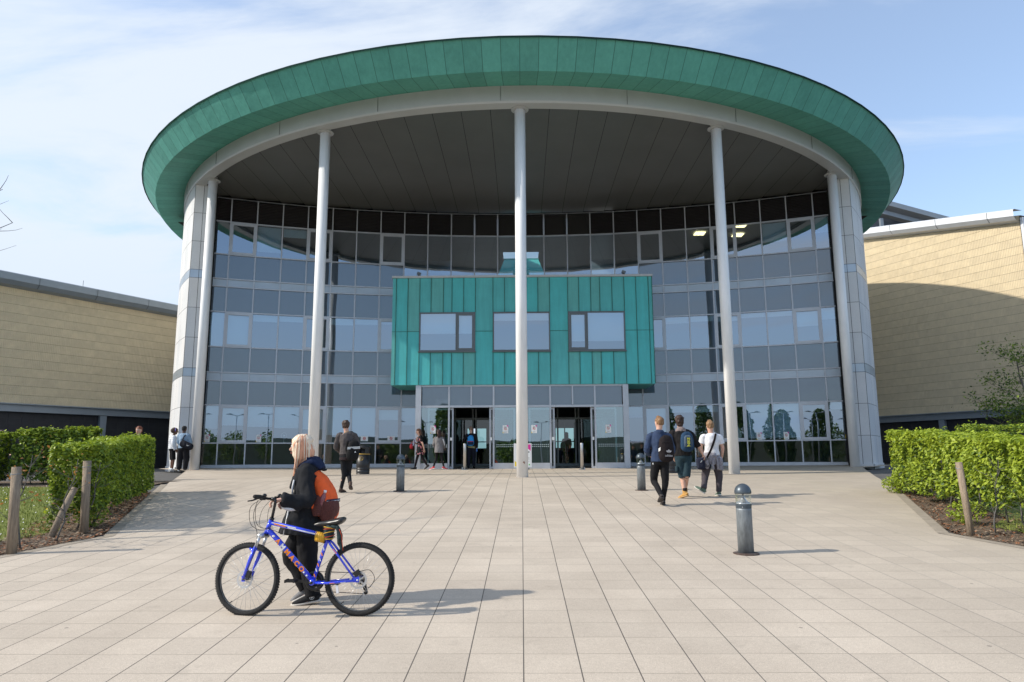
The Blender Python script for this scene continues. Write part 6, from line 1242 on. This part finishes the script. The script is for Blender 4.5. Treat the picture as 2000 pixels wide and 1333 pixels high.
def trio():
    gp = 'three young men walking to the doors'
    # left: navy hoodie and black backpack
    J = dict(top=(.01, 0, 1.79), hd=(.012, 0, 1.66), nk=(.01, 0, 1.52), shL=(-.185, 0, 1.40), shR=(.185, 0, 1.40), elL=(-.255, .02, 1.12), wrL=(-.16, .24, 1.03), elR=(.265, .03, 1.10), wrR=(.20, .26, 1.0),
             hpL=(-.088, 0, .90), hpR=(.088, 0, .90), knL=(-.115, .13, .50), anL=(-.035, -.18, .21), toL=(-.05, -.02, .06), knR=(.095, .02, .49), anR=(.05, .08, .09), toR=(.06, .24, .01))
    F = Fig((2.825, 14.85, gz(14.85)), J, 'young man in navy hoodie with black backpack, leftmost of the three walking away', face=(-.45, .9, 0), group=None)
    F.body(); nv = fabric('hoodie_navy', (.035, .055, .11))
    def hood(mb): mb.loft([F.sc + UP * .02 - F.fw * .03, F.sc + UP * .08 - F.fw * .05, F.sc + UP * .125 - F.fw * .045], [(.12, .08), (.105, .075), (.07, .05)], side=F.sv, n=18)
    F.top_('hoodie', nv, e=.028, hem=.88, r=(.064, .055, .044), extra=hood, amp=.012); F.trousers('track_pants', fabric('pants_black', (.012, .012, .014)), r=(.104, .074, .060, .047)); F.shoes(mat('trainer_dark', (.025, .02, .02), .7), mat('sole_dark', (.03, .025, .025), .7), big=1.08)
    m = MB(); m.sph((-.155, -.06, .84), (.012, .004, .02), 8); m.build('trouser_logo', PAPER, F.root, local=True)
    def quiff(mb, h, f, k): mb.loft([h + UP * .10 - f * .03, h + UP * .128 + f * .03, h + UP * .118 + f * .07], [(.045, .03), (.042, .026), (.025, .015)], side=k, n=12)
    F.hair_cap(HAIR('hair_gingerbrown', (.20, .10, .045), (.34, .19, .09)), thick=.009, extra=quiff, amp=.008, back=-.05)
    base = V(F.root.location); blk = fabric('pack_black', (.016, .012, .013)); b = pack('backpack', base + V((.085, -.115, 1.16)), .31, .19, .50, (.12, -1), 'black backpack with white three-leaf emblem, worn by the man in the navy hoodie', [blk], dict(tilt=.02))
    m = MB(); y = -.202; zc = -.10; xc = .02
    for a, ln in ((90, .062), (140, .055), (40, .055)):
        t = radians(a); c = V((xc + .030 * cos(t), y, zc + .030 * sin(t))); n = 14; pts = [c + V((cos(t) * .034 * cos(q) - sin(t) * .018 * sin(q), 0, sin(t) * .034 * cos(q) + cos(t) * .018 * sin(q))) for q in np.linspace(0, 2 * pi, n + 1)[:-1]]; m.add(pts, [tuple(range(n))])
    m.build('trefoil_emblem', mat('print_grey', (.45, .45, .47), .7), b, local=True); m = MB()
    for i in range(3): m.bar((xc - .055, y - .002, zc - .012 + i * .010), (xc + .055, y - .002, zc - .012 + i * .010), .004, .001, up=(0, 1, 0))
    m.build('emblem_lines', blk, b, local=True)
    m = MB(); text_into(m, "adidas", .062, frame_M((xc, y + .004, zc - .058), (1, 0, 0), (0, 0, 1)), .001, 0, .001); m.build('lettering', mat('print_grey2', (.33, .33, .35), .7), b, local=True)
    m = MB()
    for i in range(3): m.bar((-.163, -.10, -.03 - i * .022), (-.145, -.175, -.0 - i * .022), .013, .004, up=(1, 0, .2))
    m.build('white_stripes', PAPER, b, local=True)
    m = MB(); m.loft([(.0, -.16, .12), (0, -.175, .13)], [(.12, .005), (.12, .005)], side=(1, 0, 0)) if False else m.tube([(-.12, -.165, .10), (0, -.19, .125), (.12, -.165, .10)], .005, 6); m.build('zip', BLACK, b, local=True)
    straps(b, [[base + V((sx * .09, -.09, 1.38)), base + V((sx * .135, -.02, 1.475)), base + V((sx * .15, .09, 1.42)), base + V((sx * .16, .13, 1.25))] for sx in (-1, 1)], blk, .055)
    # middle: black top, shorts and tan boots
    J = dict(top=(-.045, 0, 1.82), hd=(-.045, 0, 1.70), nk=(-.04, 0, 1.55), shL=(-.215, 0, 1.42), shR=(.165, 0, 1.42), elL=(-.235, -.02, 1.13), wrL=(-.19, .05, .90), elR=(.32, .0, 1.20), wrR=(.44, .0, .97),
             hpL=(-.085, 0, .90), hpR=(.095, 0, .90), knL=(-.02, .05, .47), anL=(.01, -.0, .115), toL=(-.08, .10, .01), knR=(.06, -.02, .49), anR=(.09, .30, .20), toR=(.10, .45, .06))
    F = Fig((3.574, 16.1, gz(16.1)), J, 'long-haired young man in black top, dark shorts and tan boots, middle of the three', b=1.08)
    F.body(hk={'R': dict(curl=.5)}); bk = fabric('top_black', (.014, .013, .014)); F.top_('top', bk, e=.03, hem=.93, r=(.068, .058, .052), frac=.35, amp=.016, flare=.02)
    mb = MB(); mb.loft([F.sc + UP * .03 - F.fw * .03, F.sc + UP * .09 - F.fw * .02, F.sc + UP * .13], [(.145, .09), (.11, .085), (.075, .07)], side=F.sv, n=18); sculpt('hood', mb, .009, fabric('hood_taupe', (.24, .19, .18)), F.root, disp=folds(.01, 18))
    F.trousers('cargo_shorts', fabric('shorts_teal_grey', (.022, .045, .058)), r=(.100, .080, .078, .078), frac=.01, amp=.012, seat=.004); mb = MB(); mb.loft([(-.15, .0, .70), (-.145, .0, .58)], [(.03, .07), (.03, .07)], side=(1, 0, 0), n=12, flat=.6); mb.build('cargo_pocket', fabric('pocket_teal_grey', (.02, .04, .052)), F.root, local=True)
    F.shoes(mat('nubuck_tan', (.50, .27, .07), .8), mat('sole_sand', (.45, .30, .15), .8), hi=.06, name='boot', big=1.15)
    A = F.J['anL']; mb = MB(); mb.loft([A + UP * .05, A + UP * .11], [.05, .048], side=F.sv); mb.build('sock', BLACK, F.root, local=True)
    def lg(mb, h, f, k): mb.loft([h - UP * .0 - f * .05, h - UP * .09 - f * .05, h - UP * .125 - f * .045], [(.088, .05), (.075, .045), (.05, .03)], side=k, n=16)
    F.hair_cap(HAIR('hair_darkbrown', (.03, .016, .012), (.06, .03, .022)), thick=.02, extra=lg, amp=.014, f=38)
    base = V(F.root.location); nb = fabric('pack_navy', (.02, .05, .10)); b = pack('backpack', base + V((.055, -.14, 1.25)), .29, .17, .40, (.05, -1), 'navy backpack with yellow lettered panel, worn by the man in the black top', [nb], {})
    mb = MB(); mb.loft([(0, -.165, -.13), (0, -.18, -.03), (0, -.165, .075), (0, -.14, .12)], [(.085, .02), (.095, .028), (.085, .024), (.05, .012)], side=(1, 0, 0), n=20, sub=4, flat=.3); mb.build('front_pocket', fabric('pack_slate', (.08, .11, .15)), b, local=True)
    m = MB(); m.box((0, -.208, -.02), (.105, .004, .215)); m.build('print_panel', nb, b, local=True); m = MB()
    text_into(m, "NIKE", .085, frame_M((.0, -.2115, -.02), (0, 0, 1), (-1, 0, 0)), .001, 0, .003); m.add([(-.045, -.2115, -.125), (-.02, -.2115, -.118), (.045, -.2115, -.125), (-.02, -.2115, -.108), (-.048, -.2115, -.112)], [(0, 1, 2, 3, 4)]); m.build('lettering', mat('print_lime', (.55, .55, .05), .6), b, local=True)
    straps(b, [[base + V((.055 + sx * .09, -.10, 1.42)), base + V((-.02 + sx * .13, -.02, 1.50)), base + V((-.03 + sx * .16, .09, 1.42)), base + V((-.03 + sx * .17, .13, 1.25))] for sx in (-1, 1)] + [[base + V((.055 + sx * .13, -.12, 1.10)), base + V((.04 + sx * .2, -.04, 1.16))] for sx in (-1, 1)], nb, .045)
    # right: white tee, grey hoodie round the waist
    J = dict(top=(.01, 0, 1.695), hd=(.0, 0, 1.58), nk=(.0, 0, 1.44), shL=(-.165, 0, 1.325), shR=(.195, 0, 1.325), elL=(-.225, .02, 1.08), wrL=(-.12, .20, .96), elR=(.265, .0, 1.07), wrR=(.245, .06, .85),
             hpL=(-.085, 0, .84), hpR=(.095, 0, .84), knL=(-.155, .05, .44), anL=(-.26, -.20, .175), toL=(-.36, -.11, .19), knR=(.165, .05, .42), anR=(.14, .05, .095), toR=(.13, .20, .01))
    F = Fig((4.313, 16.5, gz(16.5)), J, 'young man in white t-shirt with grey top tied round his waist, rightmost of the three', b=1.04)
    F.body(); F.top_('tshirt', fabric('tee_white', (.74, .74, .77), .8), e=.022, hem=.93, sleeve=1, frac=.62, r=(.064, .066, .05), amp=.012)
    F.trousers('trousers', fabric('trouser_slate', (.075, .065, .075)), r=(.108, .078, .068, .06)); gr = fabric('tied_grey', (.26, .25, .28))
    def drape(mb): pass
    mb = MB(); mb.loft([F.hc + UP * .14, F.hc + UP * .05, F.hc - UP * .08, F.hc - UP * .13], [(.175, .135), (.19, .15), (.195, .155), (.18, .14)], side=F.sv, n=24, sub=4)
    for x, w_, b_ in ((-.13, .07, .62), (.14, .075, .58)): mb.loft([(x, -.05, .86), (x * 1.15, -.06, .74), (x * 1.2, -.06, b_)], [(w_, .10), (w_, .11), (w_ * .8, .08)], side=(1, 0, 0), n=14, sub=4)
    for x in (-.02, .09): mb.loft([(x * .3 + .03, -.15, .90), (x * .7 + .02, -.175, .82), (x + .0, -.175, .70), (x + .01, -.165, .60)], [(.022, .018), (.03, .018), (.036, .016), (.03, .012)], side=(1, 0, 0), n=10, sub=4)
    mb.sph((.035, -.17, .90), (.04, .03, .03)); sculpt('tied_top', mb, .009, gr, F.root, disp=folds(.022, 13))
    F.shoes(fabric('canvas_green', (.10, .15, .12)), mat('sole_offwhite', (.6, .6, .56), .7))
    def quiff2(mb, h, f, k): mb.loft([h + UP * .10 - f * .04, h + UP * .125 + f * .02, h + UP * .115 + f * .06], [(.05, .03), (.048, .026), (.03, .015)], side=k, n=12)
    F.hair_cap(HAIR('hair_lightbrown', (.22, .12, .055), (.38, .23, .12)), thick=.010, extra=quiff2, amp=.010, f=38, back=-.05)
    base = V(F.root.location); bg_ = thing('messenger_bag', base + V((-.20, -.05, .74)), 'navy and grey messenger bag hanging at the hip of the man in the white t-shirt', 'bag'); bg_.rotation_euler.y = -.12; mb = MB(); mb.loft([(-.155, -.02, .0), (-.13, -.02, 0), (0, -.03, 0), (.13, -.02, 0), (.155, -.02, 0)], [(.08, .03), (.135, .07), (.14, .08), (.13, .06), (.08, .03)], side=(0, 0, 1), n=18, sub=4, flat=.5)
    sculpt('bag_body', mb, .009, fabric('bag_navy', (.02, .024, .045)), bg_, disp=folds(.008, 16)); mb = MB(); mb.box((.06, -.105, .01), (.10, .012, .2)); mb.build('bag_panel', fabric('bag_grey', (.12, .115, .12)), bg_, local=True); mb = MB(); mb.bar((-.09, -.118, .03), (-.05, -.12, .07), .016, .004, up=(0, 1, 0)); mb.build('bag_logo', PAPER, bg_, local=True)
    straps(bg_, [[base + V((.10, .03, 1.40)), base + V((.09, -.11, 1.39)), base + V((.03, -.16, 1.22)), base + V((-.07, -.175, 1.0)), base + V((-.15, -.13, .84))]], blk, .05)
trio()
def others():
    # woman in floral dress
    J = dict(top=(-.085, 0, 1.70), hd=(-.10, 0, 1.56), nk=(-.06, 0, 1.42), shL=(.0, -.165, 1.31), shR=(-.05, .165, 1.31), elL=(.13, -.22, 1.03), wrL=(.18, -.16, .80), elR=(-.14, .18, 1.06), wrR=(-.27, .04, 1.12),
             hpL=(.0, -.08, .86), hpR=(-.04, .08, .86), knL=(.10, -.08, .46), anL=(.30, -.08, .17), toL=(.215, -.08, .03), knR=(-.16, .08, .45), anR=(-.235, .08, .085), toR=(-.37, .08, .01))
    F = Fig((-4.30, 30.4, gzz(-4.3, 30.4)), J, 'woman in black floral dress and dark tights striding left past the glazing', b=.96, face=(-1, .0, .0)); F.body(female=True)
    mats = [fabric('dress_black', (.014, .013, .015)), fabric('dress_flower', (.55, .22, .25))]
    o = F.top_('dress', mats, e=.018, hem=.62, sleeve=1, frac=.6, flare=.075, amp=.012)
    fl = [(random.uniform(-.3, .3), random.uniform(-.3, .3), random.uniform(.62, 1.35)) for _ in range(170)]
    for p in o.data.polygons:
        c = p.center
        if any((c.x - a) ** 2 + (c.y - b) ** 2 + (c.z - z) ** 2 < .0011 for a, b, z in fl): p.material_index = 1
    F.trousers('tights', fabric('tights_black', (.02, .015, .018)), r=(.082, .057, .052, .038), amp=0.002, waist=.02); F.shoes(mat('flat_shoe', (.015, .012, .012), .6), mat('sole_b', (.02, .02, .02), .7))
    def long_(L, w=.075):
        def g(mb, h, f, k): mb.loft([h + UP * .05 - f * .06, h - UP * .05 - f * .085, h - UP * .16 - f * .085, h - UP * L - f * .10], [(.07, .04), (w + .01, .045), (w, .04), (w * .45, .02)], side=k, n=16, sub=4)
        return g
    F.hair_cap(HAIR('hair_chestnut', (.10, .04, .022), (.19, .09, .05)), thick=.014, extra=long_(.26), amp=.008)
    sc_ = MB(); sc_.loft([(-.12, -.08, 1.36), (-.17, -.08, 1.25), (-.16, -.09, 1.16)], [(.04, .015), (.03, .015), (.025, .01)], side=(0, 1, 0)); sc_.build('orange_scarf', fabric('scarf_orange', (.62, .25, .07)), F.root, local=True)
    bk = thing('folder', V(F.root.location) + V((-.29, -.03, 1.14)), 'lilac folders held by the woman in the floral dress', 'folder'); m = MB()
    for i in range(3): m.box((i * .014, 0, i * .006), (.009, .22, .30), ry=.15, mi=i % 2)
    m.build('folder_stack', [mat('lilac', (.36, .33, .55), .6), PAPER], bk, local=True)
    rb = thing('handbag', V(F.root.location) + V((-.40, .03, .98)), 'small red bag at the front of the woman in the floral dress', 'bag'); m = MB(); m.loft([(0, 0, -.11), (0, 0, 0), (0, 0, .10)], [(.10, .06), (.12, .075), (.08, .03)], side=(0, 1, 0), flat=.5); m.build('bag_body', mat('bag_red', (.5, .02, .03), .5), rb, local=True); m = MB(); m.tube([(0, -.07, .09), (.02, -.03, .19), (.02, .03, .19), (0, .07, .09)], .008, 6); m.build('handle', mat('bag_red2', (.4, .02, .03), .5), rb, local=True)
    # girl with long dark hair
    J = dict(top=(-.01, 0, 1.66), hd=(-.015, 0, 1.5), nk=(-.01, 0, 1.38), shL=(-.165, 0, 1.28), shR=(.15, 0, 1.28), elL=(-.215, .08, 1.02), wrL=(-.16, .22, .90), elR=(.20, .08, 1.02), wrR=(.15, .22, .90),
             hpL=(-.08, 0, .84), hpR=(.08, 0, .84), knL=(-.11, .08, .46), anL=(-.215, -.10, .11), toL=(-.33, -.06, .02), knR=(.13, .03, .45), anR=(.225, -.05, .10), toR=(.34, -.01, .02))
    F = Fig((-3.489, 30.1, gzz(-3.5, 30.1)), J, 'young woman with very long dark hair, grey sweater, black leggings and red trainers', b=.9, face=(-.4, .9, 0)); F.body(female=True)
    F.top_('sweater', fabric('sweater_grey', (.20, .19, .195)), e=.035, hem=.70, r=(.066, .058, .05), amp=.014, flare=.01); F.trousers('leggings', fabric('leggings_black', (.012, .012, .013)), r=(.088, .062, .052, .042), amp=.004)
    F.shoes(mat('trainer_red', (.5, .02, .03), .5), PAPER); F.hair_cap(HAIR('hair_black', (.022, .010, .010), (.06, .025, .02)), thick=.014, extra=long_(.44, .085), amp=.010)
    m = MB(); m.loft([(.165, -.05, 1.27), (.215, .0, 1.12), (.225, .03, 1.0)], [(.02, .03), (.02, .035), (.012, .02)], side=(1, 0, 0)); m.build('pale_sleeve_panel', PAPER, F.root, local=True)
    # man with blue backpack entering the left door
    J = dict(top=(-.03, 0, 1.80), hd=(-.025, 0, 1.66), nk=(-.02, 0, 1.52), shL=(-.20, 0, 1.40), shR=(.18, 0, 1.40), elL=(-.33, .02, 1.18), wrL=(-.30, .24, 1.22), elR=(.235, -.01, 1.10), wrR=(.225, .02, .86),
             hpL=(-.09, 0, .89), hpR=(.09, 0, .89), knL=(-.11, .03, .47), anL=(-.12, 0, .10), toL=(-.13, .16, .01), knR=(.10, .06, .46), anR=(.11, .02, .10), toR=(.12, .18, .01))
    F = Fig((-2.231, 31.55, 1.335), J, 'man with cropped hair, black jacket and blue backpack entering the left door', b=1.05); F.body()
    F.top_('jacket', fabric('jacket_black', (.018, .016, .018)), e=.03, hem=.93, r=(.066, .056, .046)); F.top_('shirt_tail', fabric('shirt_khaki', (.34, .32, .17)), e=.022, hem=.86, sleeve=1, frac=.2, amp=.004); F.trousers('trousers', fabric('trouser_navy', (.012, .014, .024)), r=(.108, .082, .075, .068)); F.shoes(BLACK, BLACK); F.hair_cap(HAIR('hair_cropped', (.22, .14, .10)), thick=.003, amp=.002, back=-.04)
    base = V(F.root.location); bb_ = fabric('pack_blue', (.03, .26, .62), .6); b = pack('backpack', base + V((-.015, -.15, 1.19)), .30, .18, .42, (.0, -1), 'bright blue backpack with red trim worn by the man entering the left door', [bb_], {})
    m = MB(); m.loft([(0, -.17, -.19), (0, -.19, -.13), (0, -.18, -.07)], [(.11, .02), (.13, .03), (.12, .02)], side=(1, 0, 0), flat=.5); m.build('navy_pocket', fabric('pack_dark', (.02, .025, .06)), b, local=True); m = MB(); m.tube([(-.13, -.17, -.06), (0, -.205, -.055), (.13, -.17, -.06)], .014, 8); m.build('red_trim', mat('trim_red', (.6, .02, .04), .6), b, local=True)
    straps(b, [[base + V((-.015 + sx * .06, -.09, 1.36)), base + V((-.015 + sx * .12, -.05, 1.475)), base + V((-.015 + sx * .14, .09, 1.42)), base + V((-.015 + sx * .15, .13, 1.25))] for sx in (-1, 1)], bb_, .055)
    bt = thing('water_bottle', base + V((.235, .02, .70)), 'small blue bottle in the right hand of the man with the blue backpack', 'bottle'); m = MB(); m.lathe([(.03, 0), (.033, .02), (.033, .13), (.015, .16), (.014, .18)], 16); m.build('bottle_body', mat('bottle_blue', (.05, .2, .6), .2), bt, local=True)
    # woman inside the right door
    J = dict(top=(-.0, 0, 1.62), hd=(-.0, 0, 1.5), nk=(0, 0, 1.36), shL=(-.15, 0, 1.25), shR=(.16, 0, 1.25), elL=(-.20, .05, 1.0), wrL=(-.17, .15, .85), elR=(.2, .05, 1.0), wrR=(.17, .15, .85), hpL=(-.075, 0, .82), hpR=(.075, 0, .82), knL=(-.07, .08, .45), anL=(-.06, .0, .10), toL=(-.06, .16, .01), knR=(.08, 0, .44), anR=(.07, -.08, .12), toR=(.08, .08, .03))
    F = Fig((2.20, 35.6, 1.37), J, 'woman in dark red coat walking inside the right doorway', b=.92); F.body(female=True); F.top_('coat', fabric('coat_red', (.30, .02, .03)), e=.03, hem=.66, flare=.02, r=(.062, .054, .044)); F.trousers('leggings', BLACK, r=(.085, .06, .05, .04)); F.shoes(BLACK, BLACK); F.hair_cap(HAIR('hair_mousy', (.10, .06, .04), (.20, .13, .09)), thick=.016, extra=long_(.24, .085), amp=.008)
    base = V(F.root.location); hb_ = thing('handbag', base + V((-.19, -.12, 1.0)), 'pale shoulder bag of the woman inside the right doorway', 'bag'); m = MB(); m.loft([(0, 0, -.15), (0, 0, 0), (0, 0, .14)], [(.12, .05), (.13, .06), (.07, .03)], side=(1, 0, 0), flat=.5); m.build('bag_body', mat('bag_cream', (.45, .44, .40), .6), hb_, local=True)
    straps(hb_, [[base + V((-.22, -.12, 1.12)), base + V((-.12, -.11, 1.30)), base + V((-.08, .0, 1.36))]], mat('strap_cream', (.4, .39, .35), .6), .03)
    # standing pair by the left column
    J = dict(top=(.015, 0, 1.72), hd=(.045, .0, 1.6), nk=(.01, 0, 1.45), shL=(-.13, .10, 1.34), shR=(.08, -.14, 1.34), elL=(-.10, .16, 1.08), wrL=(.05, .22, .92), elR=(.10, -.21, 1.08), wrR=(.19, -.15, .86), hpL=(-.07, .05, .86), hpR=(.03, -.06, .86), knL=(-.03, .05, .47), knR=(.08, -.06, .47), anL=(-.05, .05, .10), anR=(.055, -.06, .10), toL=(.07, .12, .01), toR=(.19, .0, .01))
    F = Fig((-14.14, 28.95, gzz(-14.1, 28.95) - .07), J, 'woman with curly dark hair in white puffer jacket and black shorts by the left column', skin=SKIN_D, b=.95, face=(.85, .35, 0)); F.body(female=True)
    o = F.top_('puffer_jacket', mat('puffer_white', (.72, .73, .76), .5), e=.055, hem=.90, r=(.078, .070, .055), amp=.006)
    for v in o.data.vertices: v.co += v.normal * (.010 * abs(sin(v.co.z * 40)) - .008)
    F.trousers('shorts', fabric('shorts_black', (.012, .012, .013)), r=(.10, .092, .085, .08), frac=0.01, amp=.006); F.shoes(PAPER, PAPER)
    def afro(mb, h, f, k): mb.sph(h + UP * .03 - f * .05, (.12, .12, .115), 16)
    F.hair_cap(HAIR('hair_curly', (.05, .026, .018), (.10, .05, .035)), thick=.02, extra=afro, amp=.022, f=40); h = F.hd
    m = MB(); m.tube([h + UP * (.125 * sin(t)) + F.fs * (.125 * cos(t)) + F.face * .005 for t in np.linspace(-.1, pi + .1, 16)], .012, 8); m.build('headband', mat('band_violet', (.30, .22, .75), .5), F.root, local=True)
    J = dict(top=(-.03, 0, 1.80), hd=(-.02, 0, 1.69), nk=(-.03, 0, 1.54), shL=(-.21, .02, 1.41), shR=(.16, -.02, 1.41), elL=(-.25, .1, 1.14), wrL=(-.14, .28, 1.05), elR=(.21, .06, 1.14), wrR=(.15, .25, 1.02), hpL=(-.10, 0, .89), hpR=(.09, 0, .89), knL=(-.13, .02, .47), knR=(.12, .02, .47), anL=(-.13, 0, .10), anR=(.11, 0, .10), toL=(-.16, .15, .01), toR=(.17, .14, .01))
    F = Fig((-13.47, 28.45, gzz(-13.47, 28.45) - .06), J, 'man in pale denim jacket and loose black trousers, back turned, beside the left column', skin=SKIN_B, b=1.12, face=(.3, .95, 0)); F.body()
    F.top_('denim_jacket', fabric('denim_pale', (.26, .36, .48)), e=.03, hem=.92, r=(.074, .062, .05), amp=.012); F.trousers('trousers', fabric('trouser_blk', (.014, .014, .016)), r=(.12, .10, .09, .082), amp=.014); F.shoes(mat('trainer_blk', (.03, .03, .03), .6), PAPER); F.hair_cap(HAIR('hair_blk', (.010, .009, .009)), thick=.008, amp=.004)
    base = V(F.root.location); d_ = thing('duffel_bag', base + V((.20, -.20, 1.03)), 'black duffel bag slung behind the man in the denim jacket', 'bag'); d_.rotation_euler.y = radians(22); mb = MB(); mb.loft([(-.27, 0, 0), (-.22, 0, 0), (0, 0, 0), (.22, 0, 0), (.27, 0, 0)], [(.05, .05), (.13, .11), (.14, .12), (.12, .10), (.05, .05)], side=(0, 0, 1), n=20, sub=4); sculpt('bag_body', mb, .010, fabric('duffel_black', (.016, .017, .024)), d_, disp=folds(.012, 14)); mb = MB(); mb.tube([(.06, -.12, .03), (.10, -.124, .01), (.15, -.118, .04)], .008, 6); mb.build('bag_logo', PAPER, d_, local=True)
    straps(d_, [[base + V((.02, -.22, 1.15)), base + V((.06, -.18, 1.35)), base + V((.11, -.04, 1.475)), base + V((.16, .1, 1.3)), base + V((.2, .05, 1.12))]], fabric('duffel_strap', (.02, .02, .024)), .05)
    # two heads above the left hedges
    JJ = dict(top=(0, 0, 1.64), hd=(0, 0, 1.5), nk=(0, 0, 1.38), shL=(.17, 0, 1.29), shR=(-.17, 0, 1.29), elL=(.21, -.05, 1.03), wrL=(.17, -.2, .88), elR=(-.21, -.05, 1.03), wrR=(-.17, -.2, .88), hpL=(.08, 0, .85), hpR=(-.08, 0, .85), knL=(.09, 0, .46), anL=(.09, .1, .1), toL=(.09, -.06, .01), knR=(-.08, -.1, .46), anR=(-.08, -.05, .1), toR=(-.08, -.21, .01))
    F = Fig((-11.85, 22, gz(22)), JJ, 'red-haired woman in navy jacket walking towards the camera behind the left hedge', b=.95); F.body(female=True); F.top_('jacket', fabric('jacket_navy', (.012, .02, .05)), e=.035, hem=.85, r=(.066, .058, .048)); F.trousers('jeans', fabric('jeans_dk', (.02, .025, .04)), r=(.09, .065, .055, .045)); F.shoes(BLACK, BLACK); F.hair_cap(HAIR('hair_red', (.22, .06, .03), (.36, .12, .06)), thick=.012)
    m = MB(); hh = F.hd; m.tube([hh + UP * .085 + F.face * .06 + F.fs * t for t in (-.06, -.02, .02, .06)], .012, 6); m.build('sunglasses', BLACK, F.root, local=True)
    JJ = {k: (-v[0], -v[1], v[2] - .1 if v[2] > 1.2 else v[2]) for k, v in JJ.items()}
    F = Fig((-16.1, 22, gz(22)), JJ, 'person with brown hair, only the head showing over the hedge at the far left', b=.95); F.body(); F.top_('jacket', fabric('jacket_dark', (.03, .03, .03)), e=.03, hem=.85); F.trousers('jeans', fabric('jeans_dk2', (.02, .025, .04)), r=(.09, .065, .055, .045)); F.shoes(BLACK, BLACK); F.hair_cap(HAIR('hair_brn', (.08, .045, .03), (.14, .09, .06)), thick=.016, amp=.012)
others()
